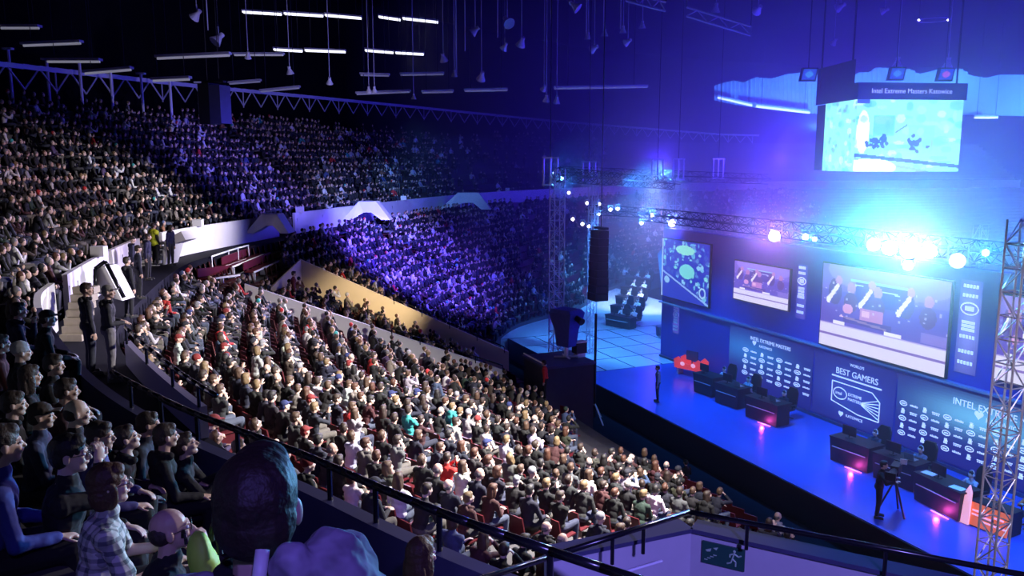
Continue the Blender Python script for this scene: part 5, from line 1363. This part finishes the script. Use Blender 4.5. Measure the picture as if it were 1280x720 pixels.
def plaid(name, a, b, c, sc):
    m = bpy.data.materials.new(name); m.use_nodes = True; nt = m.node_tree; pb = nt.nodes['Principled BSDF']; pb.inputs['Roughness'].default_value = .85
    tc = nt.nodes.new('ShaderNodeTexCoord'); out = None
    for ax in (0, 2):
        sp = nt.nodes.new('ShaderNodeSeparateXYZ'); nt.links.new(tc.outputs['Object'], sp.inputs[0]); mu = nt.nodes.new('ShaderNodeMath'); mu.operation = 'MULTIPLY'; mu.inputs[1].default_value = sc; nt.links.new(sp.outputs[ax], mu.inputs[0])
        fr_ = nt.nodes.new('ShaderNodeMath'); fr_.operation = 'FRACT'; nt.links.new(mu.outputs[0], fr_.inputs[0]); gt = nt.nodes.new('ShaderNodeMath'); gt.operation = 'GREATER_THAN'; gt.inputs[1].default_value = .6; nt.links.new(fr_.outputs[0], gt.inputs[0])
        if out is None: out = gt.outputs[0]
        else:
            ad = nt.nodes.new('ShaderNodeMath'); ad.operation = 'ADD'; nt.links.new(out, ad.inputs[0]); nt.links.new(gt.outputs[0], ad.inputs[1]); hf = nt.nodes.new('ShaderNodeMath'); hf.operation = 'MULTIPLY'; hf.inputs[1].default_value = .5; nt.links.new(ad.outputs[0], hf.inputs[0]); out = hf.outputs[0]
    rp = nt.nodes.new('ShaderNodeValToRGB'); rp.color_ramp.interpolation = 'CONSTANT'; e = rp.color_ramp.elements; e[0].color = (*a, 1); e[1].position = .75; e[1].color = (*c, 1); q = e.new(.25); q.color = (*b, 1)
    nt.links.new(out, rp.inputs[0]); nt.links.new(rp.outputs[0], pb.inputs['Base Color']); return m


def hero_seat(P, yaw, i, lab):
    o = bpy.data.objects.new('stadium_seat', sm_); C.objects.link(o); o.location = P; o.rotation_euler = (0, 0, yaw); tag(o, lab, 'seat', None)


BLK = (.010, .010, .013)
FW = -.95   # facing of the foreground rows (towards the right)
r, J, P, R = hero(324, 634, 1.68, -.25, dict(lean=.12, hy=.35, hp=-.1, hood=True, wr=.03), 'short', SKIN[1], (.03, .018, .012), BLK, (.02, .02, .03), 'large dark haired person in foreground, seen from behind, pale hooded collar', vox=.006,)
hp_m = mat('mottled_hood_fabric', (.40, .36, .46), .85, noise=.95, nscale=16, bump=.9)
mb = MB(); hc_ = J['head']; RR = J['R']
for c_, r_ in (((.18, -.02, -.13), (.085, .10, .11)), ((.09, -.10, -.20), (.15, .09, .11)), ((.21, .0, -.22), (.10, .10, .11)), ((-.12, -.08, -.22), (.12, .09, .09)), ((.13, -.10, -.09), (.05, .05, .07))): mb.ell(hc_ + V(c_), r_)
me = remesh(mb, .006, 'hood', hp_m, .6, 14, .05)
o = bpy.data.objects.new('hood', me); C.objects.link(o); o.parent = r
mb = MB(); mb.path([hc_ + V(p_) for p_ in ((.085, -.13, -.02), (.095, -.17, -.08), (.08, -.21, -.15), (.05, -.22, -.22), (.02, -.22, -.30))], .014, 8); mb.build('pale_lining', M['parapet'], r, True)
r, J, P, R = hero(88, 568, 4.9, FW - .25, dict(lean=.15, hy=-.1, hR=(.06, .26, 1.12), dR=(-.1, .15, 1), nR=(-.6, -.6, 0), cR=.7, wr=.02, poleR=(.1, -.15, -1)), 'short', SKIN[2], (.012, .01, .01), BLK, BLK, 'man in black shirt and thin glasses with a hand at his mouth', vox=.006, spec=dict(glasses=True)); H1 = P
ck = plaid('checked_shirt', (.62, .64, .60), (.30, .33, .32), (.10, .12, .14), 16)
r, J, P, R = hero(137, 606, 4.6, FW - .1, dict(lean=.20, hy=-.1, hp=-.05, hL=(-.06, .42, .70), hR=(.10, .40, .66), sleeve=.8, wr=.03), 'bob', SKIN[0], (.075, .035, .018), (.5, .5, .5), BLK, 'person in a pale checked shirt with brown bobbed hair and glasses', vox=.006, spec=dict(glasses=True), mats={'jacket': ck}); H2 = P
r, J, P, R = hero(214, 662, 4.3, FW - .2, dict(lean=.30, hy=-.05, hp=-.15, hR=(.04, .33, 1.03), dR=(-.15, -.05, 1), nR=(-.3, -.9, 0), cR=.8, wr=.02, poleR=(.5, .3, -1)), 'bald', SKIN[1], (.05, .035, .03), BLK, BLK, 'balding man with glasses resting his face on his hand', vox=.006, spec=dict(glasses=True, watch=True)); H3 = P
r, J, P, R = hero(232, 556, 7.8, FW - .3, dict(lean=.38, hy=-.05, hp=-.3, hL=(-.03, .50, .80), hR=(.08, .50, .80), cL=.8, cR=.8), 'short', SKIN[4], (.04, .025, .02), BLK, BLK, 'person in black jacket bent over a phone beside the parapet', vox=.008)
ph = P + R @ (J['wR'].lerp(J['wL'], .5) + V((0, .09, .015))); root = empty('phone', ph, FW - .3, 'small phone held by the person in black bent forward', 'phone'); MB().box((0, 0, 0), (.075, .15, .009)).build('case', M['black'], root); cvp = Canvas(4, 8, (.5, .55, .8)); screen_mesh((-.034, .07, .006), (.034, .07, .006), (.034, -.07, .006), (-.034, -.07, .006), cvp, 'picture', M['screen'], root)
hs = [(208, 545, 7.6, 'short', BLK, 'dark haired person in black just behind the one with the phone', {}), (186, 530, 8.0, 'short', (.02, .02, .04), 'person with short hair leaning forward by the dark panel', dict(lean=.35)),
      (97, 516, 6.9, 'bald', (.02, .015, .02), 'shaved headed man seen from behind, below a dark haired one', {}), (84, 488, 8.0, 'short', (.05, .02, .03), 'brown haired person right above the shaved headed man', {}), (68, 456, 9.0, 'short', BLK, 'brown haired person with brightly lit face below white parapet end', dict(hy=-.3)),
      (27, 440, 9.6, 'beanie', BLK, 'person in a pale rimmed hat at the left, face in profile', {}), (24, 388, 12.0, 'short', (.02, .02, .05), 'person in dark jacket near left edge, below the white parapet', dict(hL=(-.06, .3, .95))), (60, 398, 11.4, 'cap', BLK, 'person in a dark cap beside the curved white parapet end', {}),
      (52, 520, 7.2, 'cap', (.03, .03, .08), 'person in a cap at the left of the shaved headed man', {}), (18, 505, 7.6, 'short', BLK, 'person in black at the left edge below the hatted one', {}), (126, 545, 6.6, 'short', (.06, .05, .18), 'person in a violet jacket between glasses man and dark panel', {}),
      (4, 556, 4.7, 'short', (.04, .05, .30), 'person with a blue sleeve cut by the left picture edge', {}), (158, 548, 7.2, 'short', BLK, 'person in black leaning, right of the violet jacket', dict(lean=.4, hp=-.3)), (38, 470, 8.6, 'long', BLK, 'long haired person in black under the pale rimmed hat', {}),  # blue top of the first one stands in for blue light on the sleeve
      (2, 430, 10.4, 'short', (.1, .02, .02), 'person in dark red cut by the left edge, highest of the near group', {})]
for j, (x, y, t, st, tc_, lab, ex) in enumerate(hs):
    hero(x, y, t, FW - .15 + random.uniform(-.2, .2), {**dict(lean=.12 + .03 * (j % 4), hy=random.uniform(-.3, .2), hood=j % 3 == 0), **ex}, st, SKIN[j % 5], (.05, .035, .03) if st not in ('beanie',) else (.4, .4, .42), tc_, BLK, lab, vox=.0095)
r, J, P, R = hero(527, 694, 5.3, -.5, dict(lean=.2, hy=-.2, wr=.02), 'long', SKIN[0], (.10, .05, .03), (.02, .015, .04), BLK, 'long brown haired person at the bottom edge beside the dark parapet', vox=.008)
# neon green bag beside the balding man
g = at(250, 694, 3.9); root = empty('backpack', g, -1.0, 'neon green and black bag beside the balding man', 'bag'); mb = MB().ell((0, 0, 0), (.10, .06, .12)).ell((0, .02, -.06), (.11, .07, .10)); me = remesh(mb, .012, 'bag_body', mat('neon_green_fabric', (.45, .75, .08), .6), .7, 2); o = bpy.data.objects.new('bag_body', me); C.objects.link(o); o.parent = root
MB().path([V((.085 * math.cos(a_), .075, .02 + .11 * math.sin(a_))) for a_ in np.linspace(0, PI, 9)], .014, 6).build('strap', M['black'], root); MB().path([V((.04 * math.cos(a_), -.065, .09 + .05 * math.sin(a_))) for a_ in np.linspace(0, PI, 7)], .008, 6).build('handle', M['black'], root)

# standing people
def standing(px, py_feet, z, yaw, p, style, skin, hairc, top, legs, label, name='person', cat='person', vox=.012, group=None, scale=1., t=None):
    g = atz(px, py_feet, z) if t is None else at(px, py_feet, t); p = dict(p, sit=False); pm = person_meshes(p, vox, .5, (style,)); r = assemble(pm, (g.x, g.y, z), yaw, style, skin, hairc, top, legs, name); r.scale = (scale,) * 3; tag(r, label, cat, group); return r, pm['J']


PG = at(141, 478, 15.6); PH = at(113, 474, 15.9)
r, J = standing(140, 478, ZW, -1.1, dict(lean=.06, hy=-.3, hood=True, hL=(-.12, .22, 1.05), hR=(.12, .25, 1.05)), 'cap', SKIN[0], (.30, .28, .27), (.035, .035, .045), (.16, .15, .17), 'standing man in dark jacket, pale cap and grey trousers on the walkway', vox=.009, t=15.7, scale=1.09)
r, J = standing(114, 470, ZW, -.9, dict(lean=.04, hy=-.4, hood=True), 'short', SKIN[1], (.04, .02, .015), (.015, .015, .025), (.012, .014, .03), 'standing man in black left of the one with pale cap', vox=.009, t=16.2, scale=1.07)
root, J = standing(195, 334, ZW, 2.9 - PI - .4, dict(lean=.0, hR=(.24, .1, .85)), 'short', SKIN[1], (.03, .02, .02), BLK, BLK, 'guard in a bright yellow vest standing in the parapet gap', 'guard', 'guard', vox=.012, t=33)
vm = MB(); trunk(vm, J, .06); me = remesh(vm, .014, 'vest', M['yellow'], .5, 2); o = bpy.data.objects.new('vest', me); C.objects.link(o); o.parent = root
for j, (x, y, t, lab) in enumerate(((160, 372, 22, 'person in black on the walkway just behind the standing man in pale cap'), (173, 356, 25, 'person in dark clothes on the walkway between cap man and guard'), (166, 345, 28, 'person in dark blue on the walkway in the shade of the white wedge'), (185, 343, 29, 'person in black on the walkway a few steps before the guard'), (214, 336, 33, 'person in dark clothes by the white slanted guard wall'))):
    standing(x, y, ZW, -.6 - .3 * j, dict(lean=.05 + .03 * j, hy=.1 * j, hood=j % 2 == 0), ('short', 'cap', 'beanie', 'short', 'long')[j], SKIN[j], (.03, .02, .015), (.012, .012, .02 + .01 * j), (.012, .012, .02), lab, vox=.014, t=t, scale=.96)
standing(857, 626, -1.2, .5, dict(lean=.1, hL=(-.1, .25, 1.1), hR=(.1, .25, 1.1)), 'short', SKIN[1], (.02, .02, .02), BLK, (.22, .24, .30), 'person in black top and pale jeans standing before the stage', vox=.014, scale=.9)
standing(822, 502, 0, Zr + PI - .5, dict(lean=.05), 'short', SKIN[1], (.02, .02, .02), (.25, .27, .38), (.02, .02, .05), 'person in a pale shirt standing on the dark part of the stage', vox=.016)
standing(1096, 646, 0, Zr - .9, dict(lean=.12, hL=(-.05, .42, 1.25), hR=(.18, .42, 1.2)), 'short', SKIN[1], (.01, .01, .01), (.008, .008, .012), (.008, .008, .012), 'camera operator in black standing beside a tripod on stage', 'camera_operator', 'camera operator', vox=.012, scale=1.08)
w1p = W1[0].lerp(W1[1], .17); r, J = standing(366, 380, w1p.z, -1.2, dict(lean=.1, hL=(-.2, .3, 1.1)), 'short', SKIN[1], (.02, .01, .01), (.14, .02, .03), BLK, 'person in dark red standing at the corner of the cream wall', vox=.016); 
p_ = bowl_px(366, 384, 0)[0]; r.location = p_
root, J = standing(682, 480, -1.2, Zr + 2.6, dict(lean=.1), 'short', SKIN[1], (.03, .01, .01), (.75, .03, .02), BLK, 'person in bright red at the left foot of the dark platform', vox=.016, t=34.5); root.location.z = at(682, 452, 34.5).z - 1.62
# people at the stage desks, seen from the front
SITF = dict(lean=.18, hL=(-.14, .46, .86), hR=(.14, .46, .86), hp=-.1); pmf = person_meshes(SITF, .014, .45, ('short', 'bob'))
hsm = MB(); JF = pmf['J']; pts = [JF['head'] + JF['hR'] @ V((.092 * math.cos(a_), -.01, .01 + .125 * math.sin(a_))) for a_ in np.linspace(0, PI, 11)]; hsm.path(pts, .012, 6)
for s in (-1, 1): hsm.ell(JF['head'] + V((s * .088, -.005, -.01)), (.022, .038, .045))
hs_me = hsm.mesh('headset', M['whitepaint'])
def stage_person(pos, yaw, top, label, headset=True, hair='short', hc=(.03, .02, .02), group=None, vest=None):
    r = assemble(pmf, pos, yaw, hair, SKIN[2], hc, top, (.02, .02, .04), 'person'); tag(r, label, 'person', group)
    if headset: o = bpy.data.objects.new('headset', hs_me); C.objects.link(o); o.parent = r
    return r
for j, lab in enumerate(('person in a pale top behind the leftmost stage desk', 'person in black behind the second stage desk', 'person in dark top behind the middle stage desk', 'person in grey behind the desk by the camera operator', 'person in a pale top with headset behind the desk with papers', 'person in white behind the low dark desk')):
    g, rz = DP[j]; Rz = Matrix.Rotation(rz, 3, 'Z'); stage_person(g + Rz @ V((.2, .86, 0)), rz + PI, ((.4, .4, .5), (.02, .02, .04), (.03, .03, .06), (.2, .2, .3), (.5, .5, .6), (.7, .7, .8))[j], lab)
g = ground(1263, 668) + NN * .9; stage_person(g, Zr + PI + .2, (.6, .16, .05), 'person in orange with headset behind the orange booth', hc=(.3, .05, .02)); chair(g, Zr + PI + .2, 'chair behind the orange booth')
for j in range(5):
    f = j / 4; g = atz(lerp(776, 797, f), lerp(409, 358, f), 0); rz = Zr + .35; Rz = Matrix.Rotation(rz, 3, 'Z')
    for s in (-.5, .5): stage_person(g + Rz @ V((s, .86, 0)), rz + PI, (.85, .85, .9), 'player in white at the %s of the %s team desk' % ('left' if s < 0 else 'right', ('nearest', 'second', 'third', 'fourth', 'farthest')[j]), group='players at the team desks')
# haze over the stage
hz = MB(); hz.box((0, 0, 0), (44, 130, 25.5)); ho = hz.build('haze', None)
hm = bpy.data.materials.new('haze'); hm.use_nodes = True; nt = hm.node_tree; nt.nodes.clear()
no = nt.nodes.new('ShaderNodeOutputMaterial'); vs_ = nt.nodes.new('ShaderNodeVolumeScatter'); vs_.inputs['Density'].default_value = .0135
vs_.inputs['Color'].default_value = (.95, .95, 1, 1); vs_.inputs['Anisotropy'].default_value = .45
nt.links.new(vs_.outputs[0], no.inputs['Volume']); ho.data.materials.clear(); ho.data.materials.append(hm)
ho.location = su(17.3 + 22, -60, 11.9); ho.rotation_euler = (0, 0, math.atan2(NN.y, NN.x)); tag(ho, 'blue lit haze hanging over the stage', 'haze', kind='stuff')
